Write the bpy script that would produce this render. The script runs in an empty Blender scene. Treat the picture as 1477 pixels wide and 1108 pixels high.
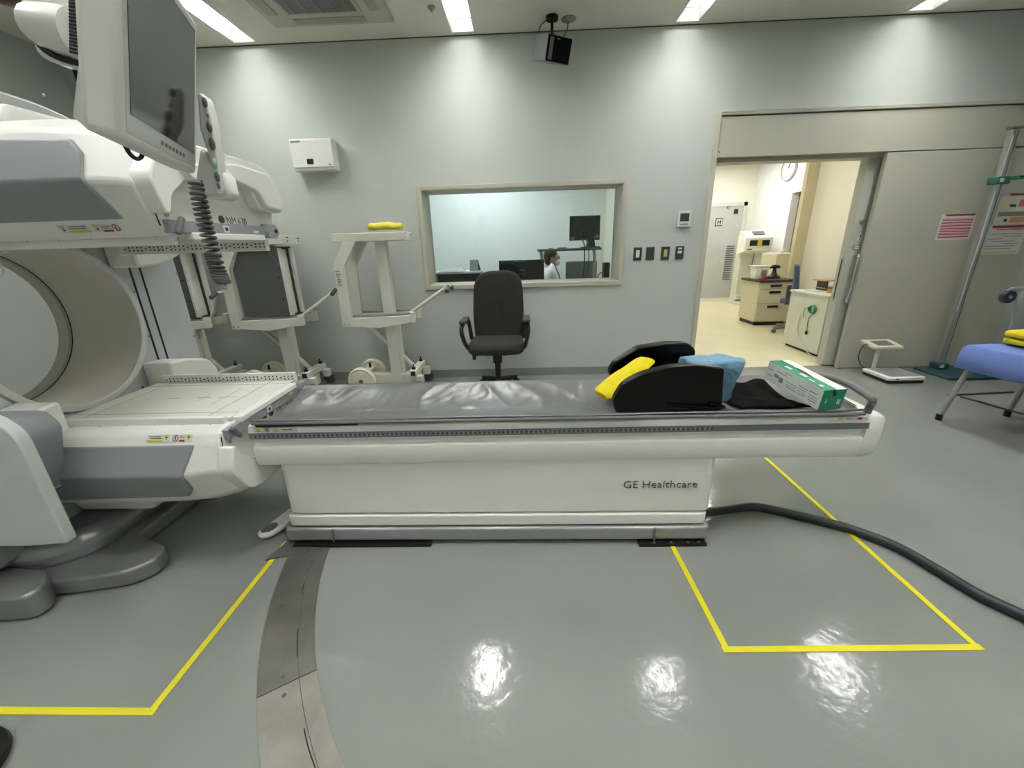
import bpy, bmesh, math, random
from mathutils import Vector, Matrix, noise
random.seed(7)
PI = math.pi
scene = bpy.context.scene
COL = scene.collection

# ------------------------------------------------------------------ camera
IW, IH = 1477.0, 1108.0
FPX = 590.12
PITCH, ROLL, YAW = math.radians(18.865), math.radians(-1.8005), math.radians(-1.837)
EYE = Vector((0.0, 0.0, 1.38))
_f = Vector((math.sin(YAW)*math.cos(PITCH), math.cos(YAW)*math.cos(PITCH), -math.sin(PITCH)))
_r0 = Vector((math.cos(YAW), -math.sin(YAW), 0)); _u0 = _r0.cross(_f)
RGT = _r0*math.cos(ROLL) + _u0*math.sin(ROLL)
UPV = -_r0*math.sin(ROLL) + _u0*math.cos(ROLL)
FWD = _f
cam_d = bpy.data.cameras.new('camera'); cam = bpy.data.objects.new('camera', cam_d); COL.objects.link(cam)
cam_d.sensor_fit = 'HORIZONTAL'; cam_d.sensor_width = 36.0; cam_d.lens = FPX/IW*36.0
cam_d.clip_start = 0.05; cam_d.clip_end = 60
cam.matrix_world = Matrix(((RGT.x, UPV.x, -FWD.x, EYE.x), (RGT.y, UPV.y, -FWD.y, EYE.y), (RGT.z, UPV.z, -FWD.z, EYE.z), (0, 0, 0, 1)))
scene.camera = cam

# ------------------------------------------------------------------ world, exposure
world = bpy.data.worlds.new('world'); scene.world = world; world.use_nodes = True
bg = world.node_tree.nodes['Background']; bg.inputs[0].default_value = (.6, .65, .7, 1); bg.inputs[1].default_value = 0.02
vs = scene.view_settings
vs.view_transform = 'Standard'; vs.look = 'None'; vs.gamma = 1.0; vs.use_curve_mapping = False
vs.exposure = 1.28
PANEL_LIGHT = 27.0      # scanner-room luminaires
CONTROL_LIGHT = 8.5
CORRIDOR_LIGHT = 13.0

# ------------------------------------------------------------------ pixel helpers (a pixel gives a direction, a plane the distance)
def ray(x, y): return RGT*((x-IW/2)/FPX) - UPV*((y-IH/2)/FPX) + FWD
def PZ(x, y, z=0.0):
    d = ray(x, y); return EYE + d*((z-EYE.z)/d.z)
def PY(x, y, Y):
    d = ray(x, y); return EYE + d*(Y/d.y)
def PXX(x, y, X):
    d = ray(x, y); return EYE + d*(X/d.x)

# ------------------------------------------------------------------ materials
def lin(c):
    if isinstance(c, str):
        c = [int(c[i:i+2], 16)/255 for i in (0, 2, 4)]
    return tuple((v/12.92 if v <= .04045 else ((v+.055)/1.055)**2.4) for v in c) + (1,)
MATS = {}
def mat(name, col, rough=.5, metal=0.0, var=0.04, scale=6.0, bump=0.0, bscale=80.0, spec=.5, emit=None, coat=0.0):
    if name in MATS: return MATS[name]
    m = bpy.data.materials.new(name); m.use_nodes = True; nt = m.node_tree; N = nt.nodes; L = nt.links
    b = N['Principled BSDF']; c = lin(col)
    b.inputs['Roughness'].default_value = rough; b.inputs['Metallic'].default_value = metal
    b.inputs['Specular IOR Level'].default_value = spec
    if coat: b.inputs['Coat Weight'].default_value = coat; b.inputs['Coat Roughness'].default_value = .1
    tc = N.new('ShaderNodeTexCoord')
    nz = N.new('ShaderNodeTexNoise'); nz.inputs['Scale'].default_value = scale; nz.inputs['Detail'].default_value = 5
    L.new(tc.outputs['Object'], nz.inputs['Vector'])
    rp = N.new('ShaderNodeMapRange'); rp.inputs[1].default_value = .3; rp.inputs[2].default_value = .7
    rp.inputs[3].default_value = 1-var; rp.inputs[4].default_value = 1+var
    L.new(nz.outputs[0], rp.inputs[0])
    mx = N.new('ShaderNodeVectorMath'); mx.operation = 'SCALE'; mx.inputs[0].default_value = c[:3]
    L.new(rp.outputs[0], mx.inputs['Scale']); L.new(mx.outputs[0], b.inputs['Base Color'])
    if bump:
        n2 = N.new('ShaderNodeTexNoise'); n2.inputs['Scale'].default_value = bscale; n2.inputs['Detail'].default_value = 3
        L.new(tc.outputs['Object'], n2.inputs['Vector'])
        bp = N.new('ShaderNodeBump'); bp.inputs['Strength'].default_value = bump; bp.inputs['Distance'].default_value = .01
        L.new(n2.outputs[0], bp.inputs['Height']); L.new(bp.outputs[0], b.inputs['Normal'])
    if emit:
        b.inputs['Emission Color'].default_value = (emit[0], emit[1], emit[2], 1); b.inputs['Emission Strength'].default_value = emit[3]
    MATS[name] = m; return m
def emitter(name, col, strength):
    m = bpy.data.materials.new(name); m.use_nodes = True; nt = m.node_tree
    for n in list(nt.nodes): nt.nodes.remove(n)
    o = nt.nodes.new('ShaderNodeOutputMaterial'); e = nt.nodes.new('ShaderNodeEmission')
    e.inputs[0].default_value = (*col, 1); e.inputs[1].default_value = strength
    nt.links.new(e.outputs[0], o.inputs[0]); MATS[name] = m; return m
def glass_mat(name):
    m = bpy.data.materials.new(name); m.use_nodes = True; nt = m.node_tree
    for n in list(nt.nodes): nt.nodes.remove(n)
    o = nt.nodes.new('ShaderNodeOutputMaterial'); t = nt.nodes.new('ShaderNodeBsdfTransparent'); g = nt.nodes.new('ShaderNodeBsdfGlossy')
    t.inputs[0].default_value = (.90, .95, .93, 1); g.inputs['Roughness'].default_value = .02
    f = nt.nodes.new('ShaderNodeFresnel'); f.inputs[0].default_value = 1.45; mx = nt.nodes.new('ShaderNodeMixShader')
    nt.links.new(f.outputs[0], mx.inputs[0]); nt.links.new(t.outputs[0], mx.inputs[1]); nt.links.new(g.outputs[0], mx.inputs[2])
    nt.links.new(mx.outputs[0], o.inputs[0]); MATS[name] = m; return m
def floor_mat():
    m = mat('epoxy_floor', '838681', .16, var=.05, scale=1.6, spec=.5)
    nt = m.node_tree; N = nt.nodes; L = nt.links; b = N['Principled BSDF']
    tc = N.new('ShaderNodeTexCoord'); nz = N.new('ShaderNodeTexNoise'); nz.inputs['Scale'].default_value = 22; nz.inputs['Detail'].default_value = 5
    L.new(tc.outputs['Object'], nz.inputs['Vector'])
    bp = N.new('ShaderNodeBump'); bp.inputs['Strength'].default_value = .12; bp.inputs['Distance'].default_value = .01
    L.new(nz.outputs[0], bp.inputs['Height']); L.new(bp.outputs[0], b.inputs['Normal'])
    n3 = N.new('ShaderNodeTexNoise'); n3.inputs['Scale'].default_value = 3; n3.inputs['Detail'].default_value = 6
    L.new(tc.outputs['Object'], n3.inputs['Vector'])
    mr = N.new('ShaderNodeMapRange'); mr.inputs[3].default_value = .07; mr.inputs[4].default_value = .17
    L.new(n3.outputs[0], mr.inputs[0]); L.new(mr.outputs[0], b.inputs['Roughness'])
    return m
def brushed(name, col, rough=.35):
    m = mat(name, col, rough, .9, var=.12, scale=14)
    return m
M_wall = mat('wall_paint', 'b9beb9', .55, var=.012, scale=3, bump=.03, bscale=220)
M_ceil = mat('ceiling_paint', 'dfded0', .8, var=.015, scale=3)
M_floor = floor_mat()
M_base = mat('vinyl_baseboard', '858984', .5)
M_frame = mat('steel_frame_paint', 'b9b7a7', .45, var=.02)
M_doorpaint = mat('door_panel_paint', 'b4b4a5', .5, var=.02, scale=3)
M_leaf = mat('door_leaf_paint', 'b4b6ab', .45, var=.02)
M_white = mat('scanner_white', 'e8e8e3', .38, var=.015, scale=4)
M_white2 = mat('scanner_white_gloss', 'ebebe6', .25, var=.01)
M_grey = mat('scanner_grey_panel', '8e9195', .4, var=.03, bump=.02, bscale=300)
M_plate = mat('gantry_plate_bluegrey', 'bcc2c4', .45, var=.02, bump=.02, bscale=300)
M_bore = mat('bore_liner', 'dad8cc', .6, var=.03)
M_silver = mat('silver_paint', '9c9e9f', .33, .35, var=.03)
M_basemetal = mat('silver_base_paint', '949697', .28, .5, var=.05)
M_dark = mat('dark_seam', '1c1d1d', .6)
M_black = mat('black_plastic', '0d0d0d', .42)
M_blackvinyl = mat('black_vinyl', '030303', .26, spec=.3, bump=.08, bscale=260)
M_blackcloth = mat('black_fabric', '040404', .9, spec=.15, bump=.4, bscale=300)
M_cream = mat('cart_cream_paint', 'd9d9cd', .45, var=.03)
M_lead = mat('collimator_grey', '585957', .5, var=.04)
M_steel = brushed('steel', 'a8a8a8', .3)
M_chrome = mat('chrome', 'd8d8d8', .12, 1.0)
M_grip = mat('grip_rubber', '545654', .6)
M_yellow = mat('yellow_tape', 'd8cf1c', .45, var=.05)
M_towel = mat('yellow_towel', 'f0dd25', .95, var=.06, scale=30, bump=.8, bscale=240)
M_bluecloth = mat('blue_nonwoven', '6c95ae', .75, var=.05, bump=.9, bscale=60)
M_tablecloth = mat('periwinkle_cloth', '6f86c9', .85, var=.04, bump=.3, bscale=220)
M_green = mat('box_green', '118560', .35)
M_paper = mat('box_white', 'd9dcd8', .45)
M_textgrey = mat('print_grey', '7c8280', .6)
M_text = mat('print_dark', '35383a', .6)
M_red = mat('print_red', '9b2433', .5)
M_pink = mat('print_pink', 'd99aa8', .6)
M_warn = mat('label_yellow', 'c9bf3a', .5)
M_orange = mat('print_orange', 'c79a6a', .6)
M_label = mat('label_white', 'd5d6d2', .5)
M_stain = mat('track_steel', '807f78', .38, .75, var=.18, scale=7, bump=.05, bscale=40)
M_stain2 = mat('track_steel_bright', '9c9a92', .36, .75, var=.15, scale=9, bump=.05, bscale=40)
M_cable = mat('dark_green_hose', '1f2b2b', .45)
M_coil = mat('coil_cord', '56585a', .5)
M_chairfab = mat('charcoal_fabric', '2f302e', .95, var=.06, scale=40, bump=.5, bscale=400)
M_screen = mat('screen_glass', '2c2d2c', .12, var=.02)
M_bezel = mat('monitor_bezel', 'cfcfcf', .4)
M_lcd = mat('lcd_dark', '39403f', .3)
M_switch = mat('switch_plate', '3a3c38', .45)
M_corrfloor = mat('corridor_vinyl', 'd9d1b0', .3, var=.05, scale=2.5)
M_corrwall = mat('corridor_wall', 'e6e5da', .7, var=.01)
M_corrcream = mat('corridor_cream', 'e9e5d6', .7, var=.01)
M_corrwhite = mat('corridor_white', 'eef1f2', .7, var=.01)
M_ctrlwall = mat('control_wall', 'e0e6e8', .6, var=.01)
M_beige = mat('cabinet_beige', 'cfc8ae', .5, var=.02)
M_brown = mat('desktop_dark', '3b332b', .5)
M_cabwhite = mat('cabinet_white', 'd5d8cc', .45)
M_bluefab = mat('blue_chair_fabric', '4d5a74', .9)
M_greencord = mat('green_cord', '1c8a63', .5)
M_tealbase = mat('teal_rubber', '23484e', .55)
M_tealplastic = mat('teal_plastic', '2f6b55', .4)
M_alu = mat('aluminium', 'b9bcbc', .28, .8)
M_skin = mat('skin', 'b78c73', .6)
M_hair = mat('hair', '2a201c', .8)
M_coat = mat('white_coat', 'e4e6ea', .8)
M_wood = mat('tan_wood', 'b89468', .5)
M_toner = mat('dark_brown_joint', '4a3325', .5)
M_glass = glass_mat('window_glass')
M_lamp = emitter('lamp_diffuser', (1.0, .995, .975), PANEL_LIGHT)
M_lampc = emitter('control_lamp_diffuser', (.97, 1.0, 1.0), CONTROL_LIGHT)
M_lampk = emitter('corridor_lamp_diffuser', (1.0, .975, .90), CORRIDOR_LIGHT)
M_navy = mat('navy_plastic', '1d2238', .35)
M_mat = mat('silver_grey_vinyl', '717273', .36, .35, var=.03, scale=5, bump=.10, bscale=30)
M_mid = mat('mid_grey_plastic', '6b6c6c', .5)

# ------------------------------------------------------------------ mesh builder
ORG = {}
class MB:
    def __init__(s): s.v = []; s.f = []; s.m = []; s.mats = []; s.cur = 0
    def use(s, m):
        if m not in s.mats: s.mats.append(m)
        s.cur = s.mats.index(m); return s
    def add(s, vs, fs):
        o = len(s.v); s.v += [Vector(p) for p in vs]
        for f in fs: s.f.append([o+i for i in f]); s.m.append(s.cur)
        return s
    def box(s, x0, x1, y0, y1, z0, z1):
        return s.add([(x0,y0,z0),(x1,y0,z0),(x1,y1,z0),(x0,y1,z0),(x0,y0,z1),(x1,y0,z1),(x1,y1,z1),(x0,y1,z1)],
                     [(0,3,2,1),(4,5,6,7),(0,1,5,4),(1,2,6,5),(2,3,7,6),(3,0,4,7)])
    def obox(s, o, a, b, c):       # oriented box from a corner and three edge vectors
        o, a, b, c = map(Vector, (o, a, b, c)); P = [o, o+a, o+a+b, o+b, o+c, o+a+c, o+a+b+c, o+b+c]
        fs = [(0,3,2,1),(4,5,6,7),(0,1,5,4),(1,2,6,5),(2,3,7,6),(3,0,4,7)]
        if a.cross(b).dot(c) < 0: fs = [tuple(reversed(f)) for f in fs]
        return s.add(P, fs)
    def prism(s, poly, axis, a, b):
        n = len(poly)
        def mk(p, t): return {'x': (t, p[0], p[1]), 'y': (p[0], t, p[1]), 'z': (p[0], p[1], t)}[axis]
        A = [mk(p, a) for p in poly]; B = [mk(p, b) for p in poly]
        area = sum(poly[i][0]*poly[(i+1) % n][1]-poly[(i+1) % n][0]*poly[i][1] for i in range(n))
        sgn = (area > 0) == (b > a)
        if axis == 'y': sgn = not sgn
        fs = [tuple(range(n-1, -1, -1)), tuple(range(n, 2*n))] + [(i, (i+1) % n, n+(i+1) % n, n+i) for i in range(n)]
        if not sgn: fs = [tuple(reversed(f)) for f in fs]
        return s.add(A+B, fs)
    def tube(s, pts, r, seg=10, cap=True, closed=False):
        pts = [Vector(p) for p in pts]; n = len(pts); rs = r if isinstance(r, (list, tuple)) else [r]*n
        vs = []; fs = []; nrm = None
        for i, p in enumerate(pts):
            if closed: t = pts[(i+1) % n]-pts[i-1]
            else: t = pts[min(i+1, n-1)]-pts[max(i-1, 0)]
            t.normalize()
            if nrm is None:
                nrm = t.orthogonal().normalized()
                if abs(t.z) < .9: nrm = (Vector((0,0,1))-t*t.z).normalized()
            else: nrm = (nrm-t*nrm.dot(t)).normalized()
            bn = t.cross(nrm)
            for k in range(seg):
                a = 2*PI*k/seg; vs.append(p+(nrm*math.cos(a)+bn*math.sin(a))*rs[i])
        R = n if closed else n-1
        for i in range(R):
            j = (i+1) % n
            for k in range(seg): fs.append((i*seg+k, i*seg+(k+1) % seg, j*seg+(k+1) % seg, j*seg+k))
        if cap and not closed: fs += [tuple(range(seg-1, -1, -1)), tuple((n-1)*seg+k for k in range(seg))]
        return s.add(vs, fs)
    def cyl(s, p0, p1, r0, r1=None, seg=20):
        return s.tube([p0, p1], [r0, r0 if r1 is None else r1], seg)
    def bar(s, p0, p1, w, h, up=(0,0,1)):      # rectangular bar between two points
        p0, p1 = Vector(p0), Vector(p1); t = (p1-p0).normalized(); up = Vector(up)
        if abs(t.dot(up)) > .98: up = Vector((0, 1, 0))
        sd = t.cross(up).normalized(); u = sd.cross(t)
        return s.obox(p0-sd*w/2-u*h/2, sd*w, u*h, p1-p0)
    def lathe(s, prof, c, axis=(0,0,1), seg=24, closed=True):   # profile of (radius, height)
        ax = Vector(axis).normalized(); e = ax.orthogonal().normalized(); g = ax.cross(e); c = Vector(c)
        vs = []; fs = []; n = len(prof)
        for r, h in prof:
            for k in range(seg):
                a = 2*PI*k/seg; vs.append(c+ax*h+(e*math.cos(a)+g*math.sin(a))*r)
        for i in range(n-1):
            for k in range(seg): fs.append((i*seg+k, i*seg+(k+1) % seg, (i+1)*seg+(k+1) % seg, (i+1)*seg+k))
        if closed: fs += [tuple(range(seg-1, -1, -1)), tuple((n-1)*seg+k for k in range(seg))]
        return s.add(vs, fs)
    def ell(s, c, rx, ry, rz, seg=16, rings=10, M=None):
        c = Vector(c); vs = []; fs = []
        for i in range(rings+1):
            t = PI*i/rings
            for k in range(seg):
                a = 2*PI*k/seg; p = Vector((rx*math.sin(t)*math.cos(a), ry*math.sin(t)*math.sin(a), rz*math.cos(t)))
                if M: p = M @ p
                vs.append(c+p)
        for i in range(rings):
            for k in range(seg): fs.append((i*seg+k, (i+1)*seg+k, (i+1)*seg+(k+1) % seg, i*seg+(k+1) % seg))
        return s.add(vs, fs)
    def quad(s, a, b, c, d): return s.add([a, b, c, d], [(0,1,2,3)])
    def build(s, name, m=None, parent=None, bevel=0, segs=2, ang=35, subsurf=0, kind=None, label=None):
        me = bpy.data.meshes.new(name)
        org = ORG.get(parent.name, Vector((0,0,0))) if parent else Vector((0,0,0))
        me.from_pydata([tuple(p-org) for p in s.v], [], s.f)
        for mm in (s.mats or [m]): me.materials.append(mm)
        if s.mats:
            for p, i in zip(me.polygons, s.m): p.material_index = i
        me.validate()
        bm = bmesh.new(); bm.from_mesh(me); bmesh.ops.remove_doubles(bm, verts=bm.verts, dist=1e-6); bmesh.ops.recalc_face_normals(bm, faces=bm.faces); bm.to_mesh(me); bm.free()
        for p in me.polygons: p.use_smooth = True
        me.set_sharp_from_angle(angle=math.radians(ang))
        o = bpy.data.objects.new(name, me); COL.objects.link(o)
        if parent: o.parent = parent; ORG[o.name] = org
        else: ORG[o.name] = Vector((0,0,0))
        if bevel:
            b = o.modifiers.new('bevel', 'BEVEL'); b.width = bevel; b.segments = segs; b.limit_method = 'ANGLE'; b.angle_limit = math.radians(ang)
            b.harden_normals = False
        if subsurf:
            q = o.modifiers.new('subsurf', 'SUBSURF'); q.levels = subsurf; q.render_levels = subsurf
        if kind: o['kind'] = kind
        if label: o['label'] = label
        return o
def tag(o, label, cat, group=None):
    o['label'] = label; o['category'] = cat
    if group: o['group'] = group
    return o
def thing(name, label, cat, loc, group=None, rotz=0.0, local=False):
    o = bpy.data.objects.new(name, None); COL.objects.link(o); o.location = loc; o.rotation_euler = (0, 0, rotz)
    o.empty_display_size = .1
    ORG[o.name] = Vector((0,0,0)) if local else Vector(loc)
    return tag(o, label, cat, group)
def struct(o): o['kind'] = 'structure'; return o
def copy_tree(o, parent=None):
    c = o.copy(); COL.objects.link(c); c.parent = parent; ORG[c.name] = ORG.get(o.name, Vector((0,0,0)))
    for ch in list(o.children): copy_tree(ch, c)
    return c
def text(name, body, size, org, right, up, m, parent, align='LEFT', shear=0.0, depth=.0012, squash=1.0, thin=.0):
    cu = bpy.data.curves.new(name, 'FONT'); cu.body = body; cu.size = size; cu.align_x = align; cu.extrude = depth/2; cu.shear = shear; cu.resolution_u = 3; cu.offset = -thin
    tmp = bpy.data.objects.new(name, cu); COL.objects.link(tmp)
    bpy.context.view_layer.update()
    me = bpy.data.meshes.new_from_object(tmp.evaluated_get(bpy.context.evaluated_depsgraph_get()))
    bpy.data.objects.remove(tmp); bpy.data.curves.remove(cu)
    r = Vector(right).normalized(); u = Vector(up).normalized(); n = r.cross(u); po = ORG.get(parent.name, Vector((0,0,0)))
    o3 = Vector(org)-po
    for v in me.vertices: v.co = o3 + r*v.co.x*squash + u*v.co.y + n*v.co.z
    me.name = name; me.materials.clear(); me.materials.append(m)
    o = bpy.data.objects.new(name, me); COL.objects.link(o); o.parent = parent; ORG[o.name] = po
    return o
def arc(c, r, a0, a1, n): return [(c[0]+r*math.cos(a0+(a1-a0)*i/(n-1)), c[1]+r*math.sin(a0+(a1-a0)*i/(n-1))) for i in range(n)]
def rounded(pts, r, n=5):      # round the corners of a polygon
    out = []; N = len(pts)
    for i in range(N):
        rr = r[i] if isinstance(r, (list, tuple)) else r
        p = Vector(pts[i]); a = Vector(pts[i-1]); b = Vector(pts[(i+1) % N])
        if rr <= 0: out.append(tuple(p)); continue
        da = (a-p); db = (b-p); k = min(rr, da.length*.48, db.length*.48); A = p+da.normalized()*k; B = p+db.normalized()*k
        for j in range(n+1):
            t = j/n; q = A*(1-t)**2 + p*2*t*(1-t) + B*t*t; out.append(tuple(q))
    return out
def spline(pts, n=8):
    P = [Vector(p) for p in pts]; out = []
    for i in range(len(P)-1):
        p0, p1, p2, p3 = P[max(i-1, 0)], P[i], P[i+1], P[min(i+2, len(P)-1)]
        for j in range(n):
            t = j/n; out.append(.5*((2*p1)+(-p0+p2)*t+(2*p0-5*p1+4*p2-p3)*t*t+(-p0+3*p1-3*p2+p3)*t**3))
    out.append(P[-1]); return out

# ================================================================== THE SETTING
D = 4.33; CZ = 3.11; XL = -4.11; XR = 5.65; YB = -2.6; WB = 4.69
WX0, WX1, WZ0, WZ1 = -.97, .99, .985, 1.905     # window opening
DX0, DX1, DZ1 = 1.83, 3.42, 2.08                # door opening
struct(MB().box(XL-.2, XR+.2, YB-.2, 4.45, -.15, 0).build('floor', M_floor))
w = MB()
w.box(XL-.2, WX0, D, WB, 0, CZ); w.box(WX0, WX1, D, WB, 0, WZ0); w.box(WX0, WX1, D, WB, WZ1, CZ); w.box(WX1, DX0, D, WB, 0, CZ)
w.box(DX0, DX1, D+.22, WB, DZ1, CZ); w.box(DX0, DX1, D, D+.22, 2.45, CZ)
w.box(DX1, XR+.2, 4.56, WB, 0, CZ); w.box(DX1, XR+.2, D, 4.56, 2.45, CZ); w.box(4.95, XR+.2, D, 4.56, 0, 2.45)
wall_back = struct(w.build('wall_back', M_wall))
struct(MB().box(XL-.2, XL, YB-.2, D, 0, CZ).build('wall_left', M_wall))
struct(MB().box(XR, XR+.2, YB-.2, D, 0, CZ).build('wall_right', M_wall))
struct(MB().box(XL, XR, YB-.2, YB, 0, CZ).build('wall_front', M_wall))
# ceiling with recesses for the luminaires
LX = [-2.36, -.46, 1.43, 3.33]; LW = .19; LY = [(3.04, 4.262), (.62, 1.84), (-1.80, -.58)]
xs = sorted([XL-.2, XR+.2] + [x-LW/2 for x in LX] + [x+LW/2 for x in LX]); ys = sorted([YB-.2, D+.36] + [v for p in LY for v in p])
c = MB()
for i in range(len(xs)-1):
    for j in range(len(ys)-1):
        mx, my = (xs[i]+xs[i+1])/2, (ys[j]+ys[j+1])/2
        if any(abs(mx-x) < LW/2 for x in LX) and any(a < my < b for a, b in LY): continue
        c.box(xs[i], xs[i+1], ys[j], ys[j+1], CZ, CZ+.14)
ceiling = struct(c.build('ceiling', M_ceil))
struct(MB().box(XL, XR, D-.003, D, CZ-.008, CZ).build('trim_1', mat('shadow_gap', '4b4c47', .7))); bpy.data.objects['trim_1']['label'] = 'dark strip painted as the shadow gap between wall and ceiling'  # flat dark strip stands in for the shaded recess
struct(MB().box(XL, DX0-.06, D-.008, D, 0, .085).build('baseboard_back', M_base, bevel=.002))
struct(MB().box(XL, XL+.008, YB, D, 0, .085).build('baseboard_left', M_base))
struct(MB().box(XR-.008, XR, YB, D, 0, .085).build('baseboard_right', M_base))

# luminaires
def luminaire(x, y0, y1, label, group):
    t = thing('ceiling_light', label, 'ceiling light', (x, (y0+y1)/2, CZ), group)
    h = MB(); a, b = x-LW/2, x+LW/2
    h.box(a, a+.004, y0, y1, CZ-.0, CZ+.085); h.box(b-.004, b, y0, y1, CZ, CZ+.085)
    h.box(a, b, y0, y0+.004, CZ, CZ+.085); h.box(a, b, y1-.004, y1, CZ, CZ+.085); h.box(a, b, y0, y1, CZ+.085, CZ+.1)
    h.build('housing', M_label, t)
    MB().box(a+.005, b-.005, y0+.02, y1-.20, CZ+.072, CZ+.08).build('diffuser', M_lamp, t)
    lv_ = MB(); n_ = 12
    for k in range(1, n_-1): yy = y0+(y1-y0)*k/n_; lv_.box(a+.004, b-.004, yy-.0015, yy+.0015, CZ+.006, CZ+.066)
    lv_.build('added_louver', M_label, t, kind='stuff')  # unseen blades added to cut grazing light on the back wall
    f = MB(); e = .022
    f.box(a-e, a+.001, y0-e, y1+e, CZ-.006, CZ+.001); f.box(b-.001, b+e, y0-e, y1+e, CZ-.006, CZ+.001); f.box(a, b, y0-e, y0+.001, CZ-.006, CZ+.001); f.box(a, b, y1-.001, y1+e, CZ-.006, CZ+.001)
    f.build('trim_frame', M_label, t, bevel=.001)
wh = ['above the gantry beside the air conditioner', 'above the control window', 'beside the loudspeaker above the wall switches', 'above the sliding door']
for i, x in enumerate(LX):
    luminaire(x, *LY[0], 'recessed strip light at the back wall, '+wh[i], 'recessed ceiling strip lights')
    side = ['nearest the left wall', 'second from the left wall', 'second from the right wall', 'nearest the right wall'][i]
    luminaire(x, *LY[1], 'recessed strip light over the middle of the room, '+side, 'recessed ceiling strip lights')
    luminaire(x, *LY[2], 'recessed strip light over the front of the room, '+side, 'recessed ceiling strip lights')

# control-room window
w1 = MB(); e = .03
for (a, b, z0, z1) in ((WX0-e, WX1+e, WZ1, WZ1+e), (WX0-e, WX1+e, WZ0-e, WZ0), (WX0-e, WX0, WZ0, WZ1), (WX1, WX1+e, WZ0, WZ1)): w1.box(a, b, D-.02, D, z0, z1)
for (a, b, z0, z1) in ((WX0, WX1, WZ1-.012, WZ1), (WX0, WX1, WZ0, WZ0+.014), (WX0, WX0+.012, WZ0, WZ1), (WX1-.012, WX1, WZ0, WZ1)): w1.box(a, b, D-.02, WB, z0, z1)
win = struct(w1.build('window_1', M_frame, bevel=.003)); win['label'] = 'beige steel window frame to the control room'
g = MB().box(WX0+.012, WX1-.012, 4.64, 4.652, WZ0+.014, WZ1-.012).build('pane', M_glass, win)

# sliding door: frame, header cover, pocket cover, leaf
fr = MB(); fr.box(DX0-.045, DX0, D-.022, WB, 0, 2.447); fr.box(DX0, 5.0, D-.022, D+.01, 2.422, 2.447)
struct(fr.build('trim_2', M_frame, bevel=.006))['label'] = 'beige steel frame around the sliding door'
hd = MB().box(DX0+.002, 4.95, D-.006, D+.05, DZ1+.004, 2.414).build('door_header', M_doorpaint, bevel=.003); struct(hd)
MB().cyl((DX0+.02, D-.006, 2.13), (DX0+.02, D-.010, 2.13), .006, seg=10).build('screw', M_text, hd)
MB().box(DX0, 3.42, D+.06, 4.55, DZ1-.03, DZ1+.02).build('track_cover', M_frame, hd)
pc = MB().box(3.39, 4.95, D-.004, D+.045, 0.004, DZ1-.004).build('door_pocket_panel', M_doorpaint, bevel=.003); struct(pc)
lf = MB().box(3.30, 4.7, 4.43, 4.52, .012, 2.09).build('door_1', M_leaf, bevel=.002); struct(lf); lf['label'] = 'grey sliding door leaf mostly slid into its pocket'
def bent_handle(a, b, out, r=.009):
    a, b, out = Vector(a), Vector(b), Vector(out); u = (b-a).normalized()*.02
    return spline([a, a+out*.7, a+out+u, b+out-u, b+out*.7, b], 5)
MB().tube(bent_handle((3.372, 4.43, 1.16), (3.362, 4.43, .725), (0, -.07, 0)), .012, 12).build('handle', M_chrome, lf)
MB().cyl((3.372, 4.43, 1.485), (3.372, 4.415, 1.485), .022, .02).cyl((3.372, 4.415, 1.485), (3.372, 4.409, 1.485), .012).build('lock', M_steel, lf)
fp = MB().use(M_steel).box(3.2975, 3.3005, 4.462, 4.492, .70, 1.16).use(M_dark).box(3.2965, 3.2978, 4.470, 4.484, .73, 1.13); fp.build('flush_pull', None, lf)
st = MB().use(M_label); a = PY(1240, 342, 4.429)
st.add([(3.36, 4.4285, 1.31), (3.42, 4.4285, 1.31), (3.39, 4.4285, 1.385)], [(0,1,2)]).use(M_text)
st.box(3.386, 3.394, 4.4275, 4.4285, 1.335, 1.366).box(3.386, 3.394, 4.4275, 4.4285, 1.318, 1.328); st.build('warning_sticker', None, lf)
st = MB().use(M_navy).box(3.348, 3.412, 4.427, 4.4295, 1.222, 1.268).use(M_label).box(3.353, 3.407, 4.4262, 4.428, 1.228, 1.262).use(M_text).box(3.362, 3.372, 4.4258, 4.4265, 1.238, 1.25).box(3.378, 3.398, 4.4258, 4.4265, 1.241, 1.247)
st.build('small_sign', None, lf)

# ------------------------------------------------------------------ control room
cr = dict(x0=-2.7, x1=1.36, y1=7.2)
struct(MB().box(-2.8, 1.45, WB, 7.35, -.15, 0).build('floor_control', mat('control_floor', '8d8d88', .5)))
struct(MB().box(-2.8, 1.45, 7.2, 7.35, 0, 2.7).build('wall_control_back', M_ctrlwall))
struct(MB().box(1.34, 1.45, WB, 7.2, 0, 2.7).build('wall_control_right', M_corrwall))
struct(MB().box(-2.8, -2.7, WB, 7.2, 0, 2.7).build('wall_control_left', M_corrwall))
struct(MB().box(-2.8, 1.45, WB, 7.35, 2.6, 2.72).build('ceiling_control', M_corrwall))
for i, (x, y) in enumerate(((-1.5, 5.9), (.3, 5.9), (-.6, 6.6))):
    t = thing('control_room_light', 'flat ceiling light in the control room '+('over the desk shelf', 'over the overbed stand', 'by the far wall')[i], 'ceiling light', (x, y, 2.6), 'control room ceiling lights')
    MB().box(x-.55, x+.55, y-.13, y+.13, 2.575, 2.6).build('housing', M_label, t); MB().box(x-.53, x+.53, y-.11, y+.11, 2.57, 2.576).build('diffuser', M_lampc, t)
struct(MB().box(1.20, 1.34, 7.06, 7.2, 0, 2.6).build('trim_3', M_corrwall)); bpy.data.objects['trim_3']['label'] = 'pale corner post in the control room'

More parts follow.
